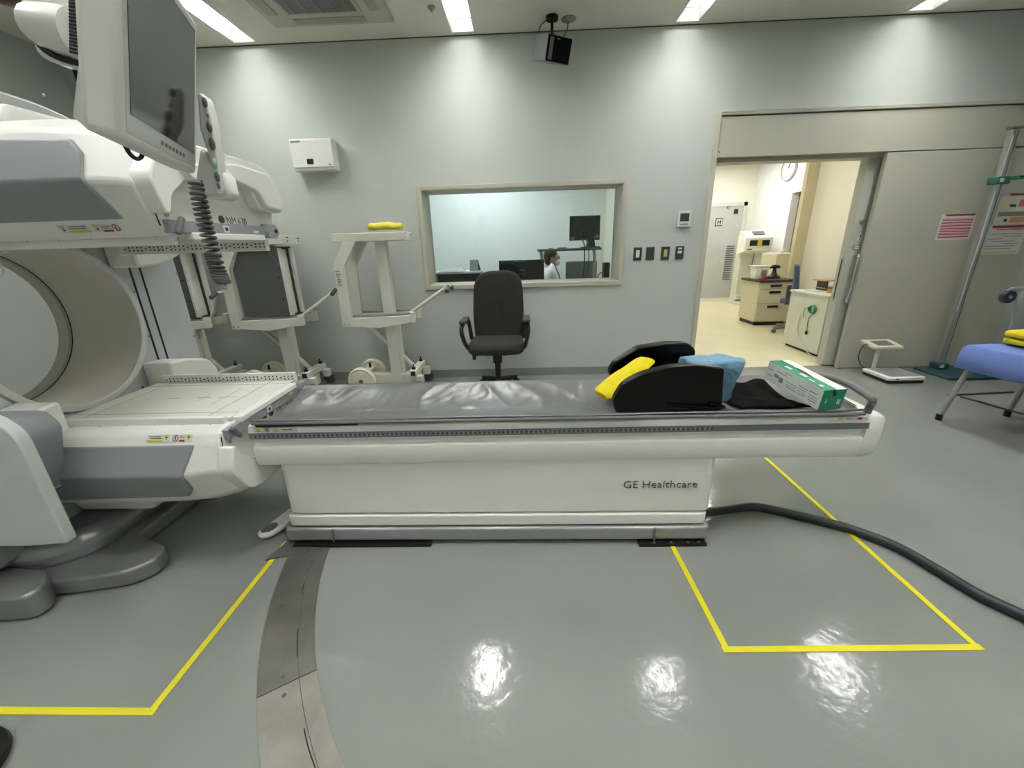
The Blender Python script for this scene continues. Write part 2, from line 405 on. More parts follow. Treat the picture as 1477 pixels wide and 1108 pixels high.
# ------------------------------------------------------------------ corridor
struct(MB().box(1.45, 5.6, 4.45, 10.4, -.15, .0).build('floor_corridor', M_corrfloor))
struct(MB().box(1.5, 5.5, 10.25, 10.4, 0, 2.9).build('wall_corridor_end', M_corrwall))
cw = MB(); cw.box(5.3, 5.5, 8.87, 10.25, 0, 2.9); cw.box(5.3, 5.5, WB, 8.0, 0, 2.9); cw.box(5.3, 5.5, 8.0, 8.87, 2.165, 2.9)
struct(cw.build('wall_corridor_right', M_corrwhite))
struct(MB().box(5.44, 5.5, 8.0, 8.87, 0, 2.165).build('door_2', mat('recess_door', '68645a', .6)))['label'] = 'recessed grey doorway in the corridor wall'
struct(MB().box(4.5, 5.3, WB, 6.95, 0, 2.9).build('wall_corridor_near', M_corrcream))
struct(MB().box(4.33, 5.3, 6.95, 7.03, 0, 2.9).build('wall_corridor_pillar', mat('corridor_pillar', 'd3c8a6', .7)))
struct(MB().box(1.45, 1.55, WB, 10.25, 0, 2.9).build('wall_corridor_left', M_corrwall))
struct(MB().box(1.45, 5.5, WB, 10.4, 2.9, 3.02).build('ceiling_corridor', M_corrwall))
for i, (x, y) in enumerate(((2.9, 5.9), (3.3, 8.7), (4.4, 8.9))):  # third lamp is added to brighten the far corridor walls
    t = thing('corridor_light', 'flat ceiling light in the corridor '+('near the white cabinet', 'near the restroom door', 'added near the wall clock to brighten the walls')[i], 'ceiling light', (x, y, 2.9), 'corridor ceiling lights')
    MB().box(x-.16, x+.16, y-.62, y+.62, 2.87, 2.9).build('housing', M_label, t); MB().box(x-.13, x+.13, y-.6, y+.6, 2.864, 2.871).build('diffuser', M_lampk, t)
# restroom door
rd = struct(MB().box(4.30, 5.06, 10.215, 10.25, .0, 2.05).build('door_3', mat('restroom_door', 'b9bab8', .5), bevel=.003)); rd['label'] = 'grey restroom door at the end of the corridor'
MB().box(4.22, 4.30, 10.20, 10.25, 0, 2.13).box(5.06, 5.14, 10.20, 10.25, 0, 2.13).box(4.22, 5.14, 10.20, 10.25, 2.05, 2.13).build('door_frame', mat('restroom_frame', 'c9cbc8', .5), rd)
for k in range(16): MB().box(4.80, 4.98, 10.205, 10.214, .42+k*.05, .445+k*.05).build('louver_slat', M_mid, rd)
MB().box(4.86, 4.95, 10.205, 10.215, 1.88, 1.985).build('door_window', M_black, rd)
MB().tube(bent_handle((5.0, 10.215, 1.02), (4.9, 10.215, 1.02), (0, -.05, 0)), .01, 8).build('handle', M_steel, rd)
MB().cyl((4.72, 10.21, 2.03), (4.72, 10.17, 2.03), .03).build('door_closer', M_steel, rd)
p0 = PY(1035, 320, 10.2)
sg = MB().use(M_navy).box(4.47, 4.63, 10.205, 10.214, 1.635, 1.80).use(M_label).box(4.485, 4.615, 10.2, 10.206, 1.65, 1.785).use(M_navy)
for px in (4.525, 4.58): sg.cyl((px, 10.2, 1.76), (px, 10.196, 1.76), .011, seg=10).box(px-.014, px+.014, 10.196, 10.2, 1.70, 1.745).box(px-.009, px+.009, 10.196, 10.2, 1.66, 1.70)
sg.box(4.551, 4.554, 10.196, 10.2, 1.66, 1.775); sg.build('restroom_sign', None, rd)
# wall clock
ck = thing('wall_clock', 'round white wall clock high on the corridor wall', 'clock', (5.3, 9.08, 2.63))
MB().lathe([(.235, 0), (.24, .02), (.225, .045), (.212, .045), (.212, .03)], (5.3, 9.08, 2.63), (-1, 0, 0), 32, False).build('rim', mat('clock_rim', 'a9aca9', .4), ck)
MB().cyl((5.3, 9.08, 2.63), (5.272, 9.08, 2.63), .215, seg=32).build('face', M_corrwhite, ck)
MB().bar((5.268, 9.08, 2.63), (5.268, 9.04, 2.74), .004, .016, (1,0,0)).bar((5.266, 9.08, 2.63), (5.266, 9.03, 2.79), .004, .01, (1,0,0)).build('hands', M_text, ck)
tk = MB()
for k in range(12):
    a = k*PI/6; tk.bar((5.27, 9.08+.175*math.sin(a), 2.63+.175*math.cos(a)), (5.27, 9.08+.195*math.sin(a), 2.63+.195*math.cos(a)), .003, .01, (1,0,0))
tk.build('hour_marks', M_textgrey, ck)

def slab(mb, poly, vec): 
    n = len(poly); vec = Vector(vec)
    return mb.add(list(poly)+[p+vec for p in poly], [tuple(range(n-1, -1, -1)), tuple(range(n, 2*n))]+[(i, (i+1) % n, n+(i+1) % n, n+i) for i in range(n)])

# ================================================================== SCANNER GANTRY
YC, ZC, XG = 1.90, 1.06, -2.19
gan = thing('gantry', 'white and grey scanner gantry with a large round bore and two camera heads', 'scanner', (-2.4, YC, 0))
def gantry_outline(a):
    ca, sa = math.cos(a), math.sin(a); n = 3.2
    hy = .75; hz = 1.0 if sa > 0 else .93
    k = (abs(ca/hy)**n+abs(sa/hz)**n)**(-1/n); return (YC+k*ca, ZC+k*sa)
NA = 96; X0, X1 = -2.66, XG; RB = .39
def ring(mb, fo, fi, xa, xb):
    O = [fo(2*PI*k/NA) for k in range(NA)]; I = [fi(2*PI*k/NA) for k in range(NA)]
    V = [(xb, *p) for p in O]+[(xb, *p) for p in I]+[(xa, *p) for p in O]+[(xa, *p) for p in I]; F = []
    for k in range(NA):
        j = (k+1) % NA; F += [(k, j, NA+j, NA+k), (2*NA+k, 3*NA+k, 3*NA+j, 2*NA+j), (k, 2*NA+k, 2*NA+j, j), (NA+k, NA+j, 3*NA+j, 3*NA+k)]
    return mb.add(V, F)
circ = lambda r: (lambda a: (YC+r*math.cos(a), ZC+r*math.sin(a)))
ring(MB(), gantry_outline, circ(RB+.012), X0, X1).build('gantry_body', M_plate, gan, bevel=.012)
def shrink(d): return lambda a: ((gantry_outline(a)[0]-YC)*(1+d)+YC, (gantry_outline(a)[1]-ZC)*(1+d)+ZC)
ring(MB(), shrink(.012), shrink(-.02), X0-.06, X1-.09).build('outer_shell', M_white, gan, bevel=.008)
bl = ring(MB(), circ(RB+.012), circ(RB-.001), X0-.01, X1+.004).build('bore_liner', M_bore, gan)
ring(MB(), circ(RB+.014), circ(RB-.018), X1-.004, X1+.012).build('bore_rim', M_label, gan, bevel=.004)
ring(MB(), circ(RB+.0), circ(RB-.004), X0+.05, X0+.0535).build('liner_groove', M_dark, bl)
ring(MB(), circ(RB+.02), circ(RB-.012), X0-.02, X0+.04).build('liner_end_band', mat('bore_band', 'cfcdc2', .6), bl)
for y in (2.322, 2.386, 1.478, 1.414): MB().box(X1-.002, X1+.0015, y-.006, y+.006, .74, 1.365).build('guide_slot', M_dark, gan)
MB().box(X1-.002, X1+.0015, 2.164, 2.172, .63, .672).build('guide_mark', M_dark, gan)
for (px, py) in ((254, 395), (279, 485), (193, 421), (214, 485), (192, 547), (120, 591), (62, 137)):
    p = PXX(px, py, X1); MB().ell((X1+.003, p.y, p.z), .005, .007, .007, 8, 6).build('screw', M_steel, gan)
# support arms of the heads (near and far side, lower and upper)
def zf(lower): return (lambda z: z) if lower else (lambda z: 2*ZC-z)
for lower in (True, False):
    q = zf(lower)
    far = rounded([(2.20, q(.45)), (2.55, q(.45)), (2.55, q(.66)), (2.50, q(.745)), (2.33, q(.79)), (2.20, q(.80))], [.02, .02, .03, .06, .03, .02])
    MB().prism(far, 'x', XG+.005, -2.02).build('head_arm_cover', M_white, gan, bevel=.012)
    near = rounded([(1.60, q(.45)), (1.36, q(.45)), (1.36, q(.66)), (1.39, q(.745)), (1.47, q(.79)), (1.60, q(.80))], [.02, .02, .03, .06, .03, .02])
    MB().prism(near, 'x', XG+.005, -2.0).build('head_arm_cover', M_white, gan, bevel=.012)
# big near-side cover hanging in front of the lower arm
cv = rounded([(-2.7, .86), (-1.93, .86), (-1.845, .78), (-1.84, .30), (-2.05, .285), (-2.7, .31)], [.02, .06, .05, .01, .12, .02])
MB().prism(cv, 'y', 1.30, 1.345).build('side_cover', mat('cover_pale', 'c9cfcb', .45), gan, bevel=.015, segs=3)
MB().prism(rounded([(-2.6, .80), (-1.95, .80), (-1.90, .735), (-2.0, .45), (-2.6, .45)], .03), 'y', 1.345, 1.50).build('side_cover_inner', M_grey, gan, bevel=.01)
# --------------------------------------------------- camera heads
def head(name, lower, label):
    q = zf(lower); M = lambda pts: [(a, q(b)) for a, b in pts]
    t = MB()
    prof = [(1.60, .675), (1.555, .66), (1.53, .622), (1.475, .49), (1.545, .325), (1.62, .275), (2.18, .275), (2.255, .325), (2.325, .49), (2.27, .622), (2.245, .66), (2.20, .675)]
    secs = [(-2.15, 0, 0), (-1.62, 0, 0), (-1.45, .012, .004), (-1.35, .035, .012), (-1.30, .055, .02)]
    V = []; F = []; n = len(prof)
    for X, dz, ins in secs:
        for y, z in prof:
            zz = z+dz*max(0, (.56-z)/.285); yy = y+(ins if y < YC else -ins)*(1 if z < .6 else 0); V.append((X, yy, q(zz)))
    for i in range(len(secs)-1):
        for k in range(n): F.append((i*n+k, i*n+(k+1) % n, (i+1)*n+(k+1) % n, (i+1)*n+k))
    F += [tuple(range(n)), tuple(range((len(secs)-1)*n, len(secs)*n))]
    h = t.add(V, F).build(name, M_white, gan, bevel=.014, segs=3, ang=12, label=label)
    # raised end rim around the end panel
    lip = [(1.528, .60), (1.55, .60), (1.575, .535), (1.625, .505), (1.675, .462), (1.92, .452), (2.05, .462), (2.085, .545), (2.19, .555), (2.285, .55), (2.305, .49), (2.235, .365), (2.15, .345), (1.66, .345), (1.575, .365), (1.495, .49)]
    MB().prism(M(rounded(lip, .03, 4)), 'x', -1.325, -1.242).build('end_rim', M_white2, h, bevel=.016, segs=3)
    ep = MB().prism(M([(1.55, .655), (2.25, .655), (2.26, .60), (2.27, .46), (1.55, .46), (1.535, .60)]), 'x', -1.305, -1.294).build('end_panel', M_white, h, bevel=.002)
    MB().prism(M([(1.545, .64), (1.548, .64), (1.537, .58), (1.57, .50), (1.566, .50), (1.532, .58)]), 'x', -1.296, -1.2925).build('panel_seam', M_dark, h)
    # grey side panels near and far
    for sd in (1, -1):
        Y = (lambda y: y) if sd == 1 else (lambda y: 2*YC-y)
        P = [(-2.12, 1.524, .616), (-1.40, 1.524, .616), (-1.452, 1.469, .492), (-2.12, 1.469, .492), (-1.457, 1.5, .41), (-1.50, 1.523, .362), (-2.12, 1.528, .345), (-2.12, 1.5, .41)]
        P2 = [(x, y+.02, z) for x, y, z in P]; n8 = 8
        vs = [(x, Y(y), q(z)) for x, y, z in P+P2]
        fs = [(0, 1, 2, 3), (3, 2, 4, 7), (7, 4, 5, 6)]; fs += [tuple(i+8 for i in f) for f in fs]; loop = [0, 1, 2, 4, 5, 6, 7, 3]
        fs += [(loop[i], loop[(i+1) % 8], loop[(i+1) % 8]+8, loop[i]+8) for i in range(8)]
        MB().add(vs, fs).build('side_panel', M_grey, h, bevel=.008, segs=3, ang=25, label='smooth grey side panel')
    MB().prism(M([(1.60, .29), (2.20, .29), (2.16, .215), (1.64, .215)]), 'x', -2.16, -1.80).build('under_fairing', M_white, h, bevel=.02, segs=3)
    # collimator face with rails and rulers
    za, zb = sorted((q(.65), q(.692)))
    cf = MB().box(-2.09, -1.305, 1.635, 2.165, za, zb).build('collimator_face', mat('collimator_white', 'd7d8cf', .5), h, bevel=.003)
    g = MB(); z1, z2 = sorted((q(.6918), q(.6926)))
    for y in (1.70, 2.10): g.box(-2.08, -1.31, y-.0015, y+.0015, z1, z2)
    g.box(-1.42, -1.417, 1.64, 2.16, z1, z2); g.box(-2.0, -1.997, 1.64, 2.16, z1, z2)
    for cx, L in ((-1.62, .035), (-1.50, .05), (-1.78, .03)):
        g.box(cx-L, cx+L, 1.899, 1.902, z1, z2)
    g.box(-1.622, -1.619, 1.86, 1.94, z1, z2); g.box(-1.512, -1.51, 1.80, 2.03, z1, z2)
    g.build('engraved_lines', M_textgrey, cf)
    za, zb = sorted((q(.655), q(.705))); nr = MB().box(-2.06, -1.315, 1.605, 1.632, za, zb).build('near_rail', M_white, h, bevel=.003)
    for k in range(6): x = -2.0+k*.125; MB().ell((x, 1.604, q(.672)), .004, .003, .004, 8, 6).build('screw', M_mid, nr)
    za, zb = sorted((q(.68), q(.735))); fr_ = MB().box(-2.06, -1.288, 2.162, 2.182, za, zb).build('far_rail', M_white, h, bevel=.003)
    mk = MB(); k = 0; x = -2.03
    while x < -1.30:
        for zz in ((.700, .715) if k % 5 else (.7075,)):
            a, b = sorted((q(zz-.0035), q(zz+.0035))); mk.box(x-.003, x+.003, 2.1600, 2.1625, a, b)
        x += .022; k += 1
    mk.build('ruler_marks', M_dark, fr_)
    # grey latch strip across the end
    za, zb = sorted((q(.618), q(.664))); gs = MB().box(-1.298, -1.272, 1.56, 2.235, za, zb).build('latch_strip', M_grey, h, bevel=.003)
    za, zb = sorted((q(.66), q(.688))); MB().box(-1.312, -1.266, 1.655, 2.125, za, zb).build('end_stop_bar', M_white2, h, bevel=.005)
    za, zb = sorted((q(.628), q(.656))); MB().use(M_label).box(-1.272, -1.269, 1.84, 1.875, za, zb).use(M_dark).cyl((-1.272, 1.8575, q(.642)), (-1.2665, 1.8575, q(.642)), .008, seg=10).build('latch_socket', None, gs)
    za, zb = sorted((q(.642), q(.654))); MB().box(-1.272, -1.2705, 2.045, 2.085, za, zb).build('small_label', M_label, gs)
    MB().bar((-1.262, 1.575, q(.668)), (-1.262, 1.615, q(.61)), .018, .02, (1,0,0)).build('latch_lever', M_mid, gs, bevel=.004)
    hx = rounded([(2.15, q(.675)), (2.215, q(.675)), (2.24, q(.645)), (2.215, q(.61)), (2.15, q(.61)), (2.135, q(.645))], .004)
    lb = MB().prism(hx, 'x', -1.30, -1.255).build('latch_block', M_grey, gs, bevel=.003)
    MB().cyl((-1.255, 2.205, q(.642)), (-1.25, 2.205, q(.642)), .009, seg=10).build('screw', M_dark, lb)
    MB().cyl((-1.295, 1.585, q(.60)), (-1.288, 1.585, q(.60)), .008, seg=10).build('screw', M_steel, h)
    # warning labels on the near band (upside down on the lower head)
    n0 = Vector((0, .0, 0)); A = Vector((1.552, q(.655))); B = Vector((1.533, q(.626)))
    def lab(x0, x1, kind):
        def pt(x, v, off=.0): y = A.x+(B.x-A.x)*v; z = A.y+(B.y-A.y)*v; nn = Vector((-(abs(B.y-A.y)), (1 if lower else -1)*abs(A.x-B.x))).normalized(); return (x, y+nn.x*off-.0008, z+nn.y*off)
        def rect(mb, a, b, v0, v1, off): mb.quad(pt(a, v0, off), pt(b, v0, off), pt(b, v1, off), pt(a, v1, off))
        mb = MB().use(M_label); rect(mb, x0, x1, .04, .96, .0012); W = x1-x0
        def tri(c):
            mb.use(M_warn); mb.add([pt(c-.011, .12 if lower else .88, .002), pt(c+.011, .12 if lower else .88, .002), pt(c, .85 if lower else .15, .002)], [(0,1,2)])
            mb.use(M_dark); rect(mb, c-.003, c+.004, .3, .5, .0026)
        def circ_(c):
            mb.use(M_red); mb.add([pt(c+.013*math.cos(a), .5+.40*math.sin(a), .002) for a in [i*PI/8 for i in range(16)]], [tuple(range(16))])
            mb.use(M_label); mb.add([pt(c+.0095*math.cos(a), .5+.29*math.sin(a), .0024) for a in [i*PI/8 for i in range(16)]], [tuple(range(16))])
            mb.use(M_dark); rect(mb, c-.003, c+.003, .3, .7, .0028)
        def lines(a, b, v, m_): mb.use(m_); rect(mb, a, b, v, v+.09, .002)
        if kind == 0:
            tri(x1-.016 if lower else x0+.016); a, b = (x0+.004, x1-.032) if lower else (x0+.032, x1-.004)
            mb.use(M_warn); rect(mb, a, b, .66 if lower else .06, .94 if lower else .34, .002); lines(a+.005, b-.01, .22 if lower else .48, M_text); lines(a+.01, b-.005, .44 if lower else .7, M_text)
        else:
            tri(x1-.016 if lower else x0+.016); circ_(x0+.018 if lower else x1-.018); a, b = (x0+.036, x1-.032) if lower else (x0+.032, x1-.036)
            mb.use(M_red); rect(mb, a, b, .70 if lower else .06, .94 if lower else .30, .002); lines(a, b-.01, .2 if lower else .45, M_textgrey); lines(a, b, .42 if lower else .65, M_textgrey)
        mb.build('warning_label', None, h)
    if lower: lab(-1.615, -1.512, 0); lab(-1.506, -1.415, 1)
    else: lab(-1.665, -1.55, 0); lab(-1.54, -1.435, 1)
    return h
h_lo = head('camera_head', True, 'lower camera head with its flat face up')
h_up = head('camera_head', False, 'upper camera head with its flat face down')
def end_text(h, px, py, size, dots):
    p = PXX(px, py, -1.2915); text('model_lettering', 'NM 630', size, (-1.2925, p.y, p.z), (0, 1, 0), (0, 0, 1), M_text, h, squash=.78, thin=.0013)
    for d in dots:
        c = PXX(d[0], d[1], -1.293); MB().cyl((-1.295, c.y, c.z), (-1.291, c.y, c.z), .0165, seg=20).build('head_dot', M_text, h)
end_text(h_up, 328.5, 325, .054, [(319.5, 317)])
end_text(h_lo, 400, 594, .058, [(391, 595.5), (381, 601)])
# top cover of the upper head with the product lettering
tc = rounded([(1.62, 1.69), (1.94, 1.742), (2.17, 1.735), (2.235, 1.69), (2.268, 1.60), (2.245, 1.575), (2.12, 1.58), (2.065, 1.645), (1.9, 1.672), (1.66, 1.64)], .025)
MB().prism(tc, 'x', -1.40, -1.215).build('head_top_cover', M_white2, gan, bevel=.018, segs=3)
tx = PXX(334, 269, -1.214)
text('product_lettering', 'y', .06, (-1.2138, tx.y, tx.z), (0, 1, -.1), (0, .1, 1), M_text, gan, thin=.002)
# floor base
bs = MB().prism(rounded([(-2.75, 1.30), (-1.99, 1.33), (-1.75, 1.375), (-1.675, 1.45), (-1.70, 1.545), (-1.92, 1.63), (-1.92, 2.17), (-1.75, 2.24), (-1.70, 2.31), (-1.75, 2.42), (-2.0, 2.47), (-2.75, 2.5)], [.02, .05, .06, .05, .06, .05, .05, .06, .06, .06, .05, .02]), 'z', .006, .085).build('floor_base', M_basemetal, gan, bevel=.035, segs=4)
MB().prism(rounded([(-2.75, 1.18), (-2.10, 1.20), (-1.99, 1.21), (-1.975, 1.27), (-2.06, 1.36), (-2.75, 1.42)], [.02, .02, .03, .05, .1, .02]), 'z', .006, .12).build('base_lobe', M_basemetal, gan, bevel=.05, segs=4)
MB().prism(rounded([(-2.75, 1.38), (-2.12, 1.38), (-1.97, 1.50), (-1.97, 2.3), (-2.12, 2.42), (-2.75, 2.42)], .1), 'z', .06, .20).build('base_upper', M_basemetal, gan, bevel=.06, segs=4)
MB().prism(rounded([(-2.66, 1.3), (-2.2, 1.3), (-2.2, 2.5), (-2.66, 2.5)], .05), 'z', .15, .32).build('gantry_pedestal', M_basemetal, gan, bevel=.02)

# ================================================================== MONITOR on its ceiling arm
mo = Vector((-.725, .838, 1.584)); ma = 1.956; mt = .236; mw, mh, md = .413, .356, .06
A = Vector((math.cos(ma), math.sin(ma), 0)); Nn = Vector((math.sin(ma), -math.cos(ma), 0)); UZ = Vector((0,0,1))
U = UZ*math.cos(mt)+Nn*math.sin(mt); NN = Nn*math.cos(mt)-UZ*math.sin(mt)
def mp(a, u, n): return mo+A*a+U*u+NN*n
mon = thing('monitor', 'white flat monitor hanging from a ceiling arm before the gantry', 'monitor', (mo.x, mo.y, mo.z))
MB().obox(mp(0, 0, -md), A*mw, U*mh, NN*md).build('monitor_case', M_white, mon, bevel=.012, segs=3)
MB().obox(mp(.014, .014, -.002), A*(mw-.028), U*(mh-.028), NN*.003).build('bezel', M_bezel, mon, bevel=.001)
scr = MB().obox(mp(.03, .048, -.002), A*(mw-.06), U*(mh-.075), NN*.0042).build('screen', M_screen, mon)
bt = MB()
for k in range(7): bt.obox(mp(.17+k*.022, .026, .001), A*.012, U*.008, NN*.001)
bt.build('control_buttons', M_textgrey, mon)
MB().obox(mp(.13, .06, -md-.035), A*(mw-.17), U*(mh-.12), NN*.04).build('rear_housing', M_white, mon, bevel=.015, segs=3)
# wire clip / cable under the case
MB().tube(spline([mp(.14, .006, -.05), mp(.16, -.008, -.05), mp(.19, -.013, -.05), mp(.215, -.006, -.05), mp(.225, .006, -.05)], 5), .0045, 8).build('cable_loop', M_black, mon)
# swivel housing behind with vents
HY = 1.12
hpoly = rounded([(p.x, p.z) for p in [PY(*q, HY) for q in ((24, -45), (30, 4), (43, 37), (48, 60), (53, 76), (67, 87), (89, 94), (118, 98), (150, 60), (150, -45))]], .015, 3)
sw = MB().prism(hpoly, 'y', HY, HY+.17).build('swivel_housing', M_white2, mon, bevel=.014, segs=3)
c0, c1 = PY(52, 36, HY-.02), PY(112, 48, HY-.02)
MB().tube([c0+Vector((0, .03, 0)), c0.lerp(c1, .15), c0.lerp(c1, .6), c1], [.03, .042, .046, .046], 16).build('swivel_barrel', M_white2, sw)
MB().tube(spline([PY(54, 52, HY-.008), PY(55, 60, HY-.008), PY(60, 68, HY-.008), PY(72, 77, HY-.008), PY(90, 85, HY-.008), PY(112, 91, HY-.008)], 6), .0062, 8).build('cable', M_black, sw)
MB().obox(PY(53, 62, HY-.012), (.028, 0, 0), (0, .02, 0), (0, 0, .022)).build('cable_entry', M_black, sw, bevel=.004)
MB().cyl(PY(76, 68, HY), PY(83, 70, HY-.02), .010).build('screw', M_steel, sw)
va, vb, vc_, vd = PY(98, -10, HY-.05), PY(113, -10, HY-.05), PY(113, 82, HY-.05), PY(99.5, 80, HY-.05)
slab(MB(), [va, vb, vc_, vd], (0, .06, 0)).build('vent_panel', M_label, sw, bevel=.002)
vpn = bpy.data.objects['vent_panel']
for k in range(17):
    t0 = (k+.8)/18; l, r = va.lerp(vd, t0), vb.lerp(vc_, t0+.015)
    MB().bar(l.lerp(r, .12)-Vector((0, .001, 0)), l.lerp(r, 1)-Vector((0, .001, 0)), .002, .0044).build('vent_slot', M_dark, vpn)
MB().bar(mp(.24, .18, -md-.02), Vector((-1.0, HY+.08, 1.99)), .07, .07).build('tilt_joint', M_white, mon, bevel=.01)
cc0 = PY(60, -60, HY+.08)
MB().cyl((cc0.x, HY+.08, cc0.z-.05), (cc0.x, HY+.08, 3.11), .05).build('ceiling_column', M_white, mon)
MB().cyl((cc0.x, HY+.08, 3.06), (cc0.x, HY+.08, 3.11), .12).build('ceiling_plate', M_white, mon)
jc = PY(12, -8, HY+.05); MB().ell(jc, .045, .04, .022, 12, 8).build('joint_cap', M_toner, mon)
MB().obox(PY(103, 96, HY+.03), (.022, 0, 0), (0, .03, 0), (0, 0, -.03)).build('cable_gland', M_black, mon)
MB().add([PY(105, 168, 1.02), PY(113, 95, 1.02), PY(121, 182, 1.02), PY(105, 168, 1.03), PY(113, 95, 1.03), PY(121, 182, 1.03)], [(0,2,1), (3,4,5), (0,1,4,3), (1,2,5,4), (2,0,3,5)]).build('paper_flag', M_label, mon)

# ================================================================== HANDSET in a holder behind the monitor, with coil cord
hy = 1.20
hs = thing('hand_controller', 'white hand controller with round buttons in a holder beside the monitor', 'controller', tuple(PY(305, 280, hy)))
def hpx(px, py, d=0.0): return PY(px, py, hy+d)
hold = [hpx(*p) for p in ((280, 262), (288, 210), (300, 222), (312, 236), (326, 254), (333, 284), (318, 287), (285, 284), (268, 282), (267, 268))]
slab(MB(), hold, (-.02, .075, 0)).build('holder', M_white2, hs, bevel=.012, segs=3)
hset = [hpx(*p) for p in ((289, 140), (293, 136), (299, 142), (306, 165), (312, 195), (317, 230), (322, 266), (322, 278), (315, 280), (308, 240), (301, 216), (292, 190))]
hb = slab(MB(), [p+Vector((.006, -.018, 0)) for p in hset], (-.01, .045, 0)).build('handset', M_white, hs, bevel=.008, segs=3)
for (px, py, r, m_) in ((300, 151, .0085, M_mid), (304, 170, .004, M_mid), (306, 186, .010, M_mid), (310, 210, .012, M_mid), (313, 238, .011, mat('button_green', '9fc7a4', .4)), (317, 257, .010, M_mid), (319, 270, .006, M_mid)):
    p = hpx(px, py)+Vector((.006, -.0185, 0)); MB().ell(p, r*.7, .004, r*1.3, 14, 8).build('button', m_, hb)
pts = [hpx(*p) for p in ((283, 262), (288, 290), (295, 320), (303, 350), (313, 385), (320, 402), (322, 408), (316, 400), (309, 380), (304, 366))]
sp = spline(pts, 50); coil = []
turns = 36; n = len(sp)
for i, p in enumerate(sp):
    a = 2*PI*turns*i/n; rr = .0165 if i < n*.62 else .0150
    coil.append(p+Vector((math.cos(a)*rr, math.sin(a)*rr, 0)))
sp2 = []
for i in range(len(coil)-1): sp2 += [coil[i], (coil[i]+coil[i+1])/2]
MB().tube(coil, .0042, 6).build('coil_cord', M_coil, hs)

# ================================================================== PATIENT TABLE
tb = thing('patient_table', 'long white scanner patient table with grey ruler strip and skirted base', 'scanner table', (.1, 1.89, 0))
BX0, BX1 = -1.235, 1.47
MB().prism(rounded([(-1.16, 1.66), (.86, 1.645), (.86, 2.13), (-1.16, 2.13)], .04), 'z', .165, .47).build('skirt', M_white, tb, bevel=.008)
sk = MB().prism(rounded([(-1.175, 1.652), (.85, 1.637), (.85, 2.14), (-1.175, 2.14)], .04), 'z', .10, .158).build('skirt_lip', M_white, tb, bevel=.006)
MB().prism(rounded([(-1.20, 1.64), (.865, 1.622), (.865, 2.15), (-1.20, 2.15)], .04), 'z', .02, .092).build('plinth', M_silver, tb, bevel=.012, segs=3)
MB().box(.60, .606, 1.615, 1.627, .022, .09).build('plinth_joint', M_mid, tb); MB().box(-.955, -.949, 1.628, 1.645, .022, .09).build('plinth_joint', M_mid, tb)
# upper body: profile in (y, z) lofted along X, near-side groove with ruler
def matz(y): return .673-.056*math.sin(PI*max(0, min(1, (y-1.62)/.485)))
half = [(1.75, .585), (1.672, .640), (1.657, .654), (1.636, .650), (1.628, .637), (1.628, .582), (1.650, .576), (1.650, .556), (1.632, .545), (1.628, .53), (1.631, .475), (1.642, .447), (1.67, .434)]
pf = half+[(2*1.89-y, z) for y, z in reversed(half)]
MB().prism(pf, 'x', BX0, BX1).build('table_body', M_white, tb, bevel=.005)
hc = [(1.66, .655), (1.636, .650), (1.628, .637), (1.626, .58), (1.626, .53), (1.629, .475), (1.642, .447), (1.67, .434)]; hc = hc+[(2*1.89-y, z) for y, z in reversed(hc)]
V = []; F = []; nh = len(hc); sx = [(BX1-.012, 1), (1.485, .992), (1.51, .96), (1.53, .90), (1.544, .81), (1.552, .68), (1.554, .5)]
for X, k in sx:
    for y, z in hc: V.append((X, 1.89+(y-1.89)*(1-(1-k)*.35), .545+(z-.545)*k))
for i in range(len(sx)-1):
    for k in range(nh): F.append((i*nh+k, i*nh+(k+1) % nh, (i+1)*nh+(k+1) % nh, (i+1)*nh+k))
F += [tuple(range(nh)), tuple(range((len(sx)-1)*nh, len(sx)*nh))]
MB().add(V, F).build('end_cap', M_white2, tb, ang=50)
MB().prism([(1.05, .438), (1.42, .438), (1.38, .424), (1.06, .422)], 'y', 1.70, 2.08).build('underside_ramp', M_white, tb, bevel=.004)
rl = MB().box(BX0+.002, BX1-.004, 1.6255, 1.6295, .588, .616).build('ruler_strip', mat('ruler_grey', '6f7276', .45), tb)
mk = MB(); k = 0; x = -1.215
while x < .80:
    if k % 5 == 4: mk.use(M_silver).box(x-.002, x+.002, 1.6245, 1.626, .599, .605)
    else: mk.use(M_silver).box(x-.0022, x+.0022, 1.6245, 1.626, .594, .610)
    mk.use(M_text).box(x+.008, x+.014, 1.6245, 1.626, .598, .606)
    x += .0205; k += 1
mk.build('ruler_marks', None, rl)
text('brand_lettering', 'GE', .0545, (.444, 1.6445, .297), (1, -.0075, 0), (0, 0, 1), M_text, tb, depth=.004, squash=1.06, thin=.0012)
text('brand_lettering', 'Healthcare', .0545, (.530, 1.644, .2975), (1, -.0075, 0), (0, 0, 1), M_text, tb, depth=.004, squash=1.06, thin=.0012)
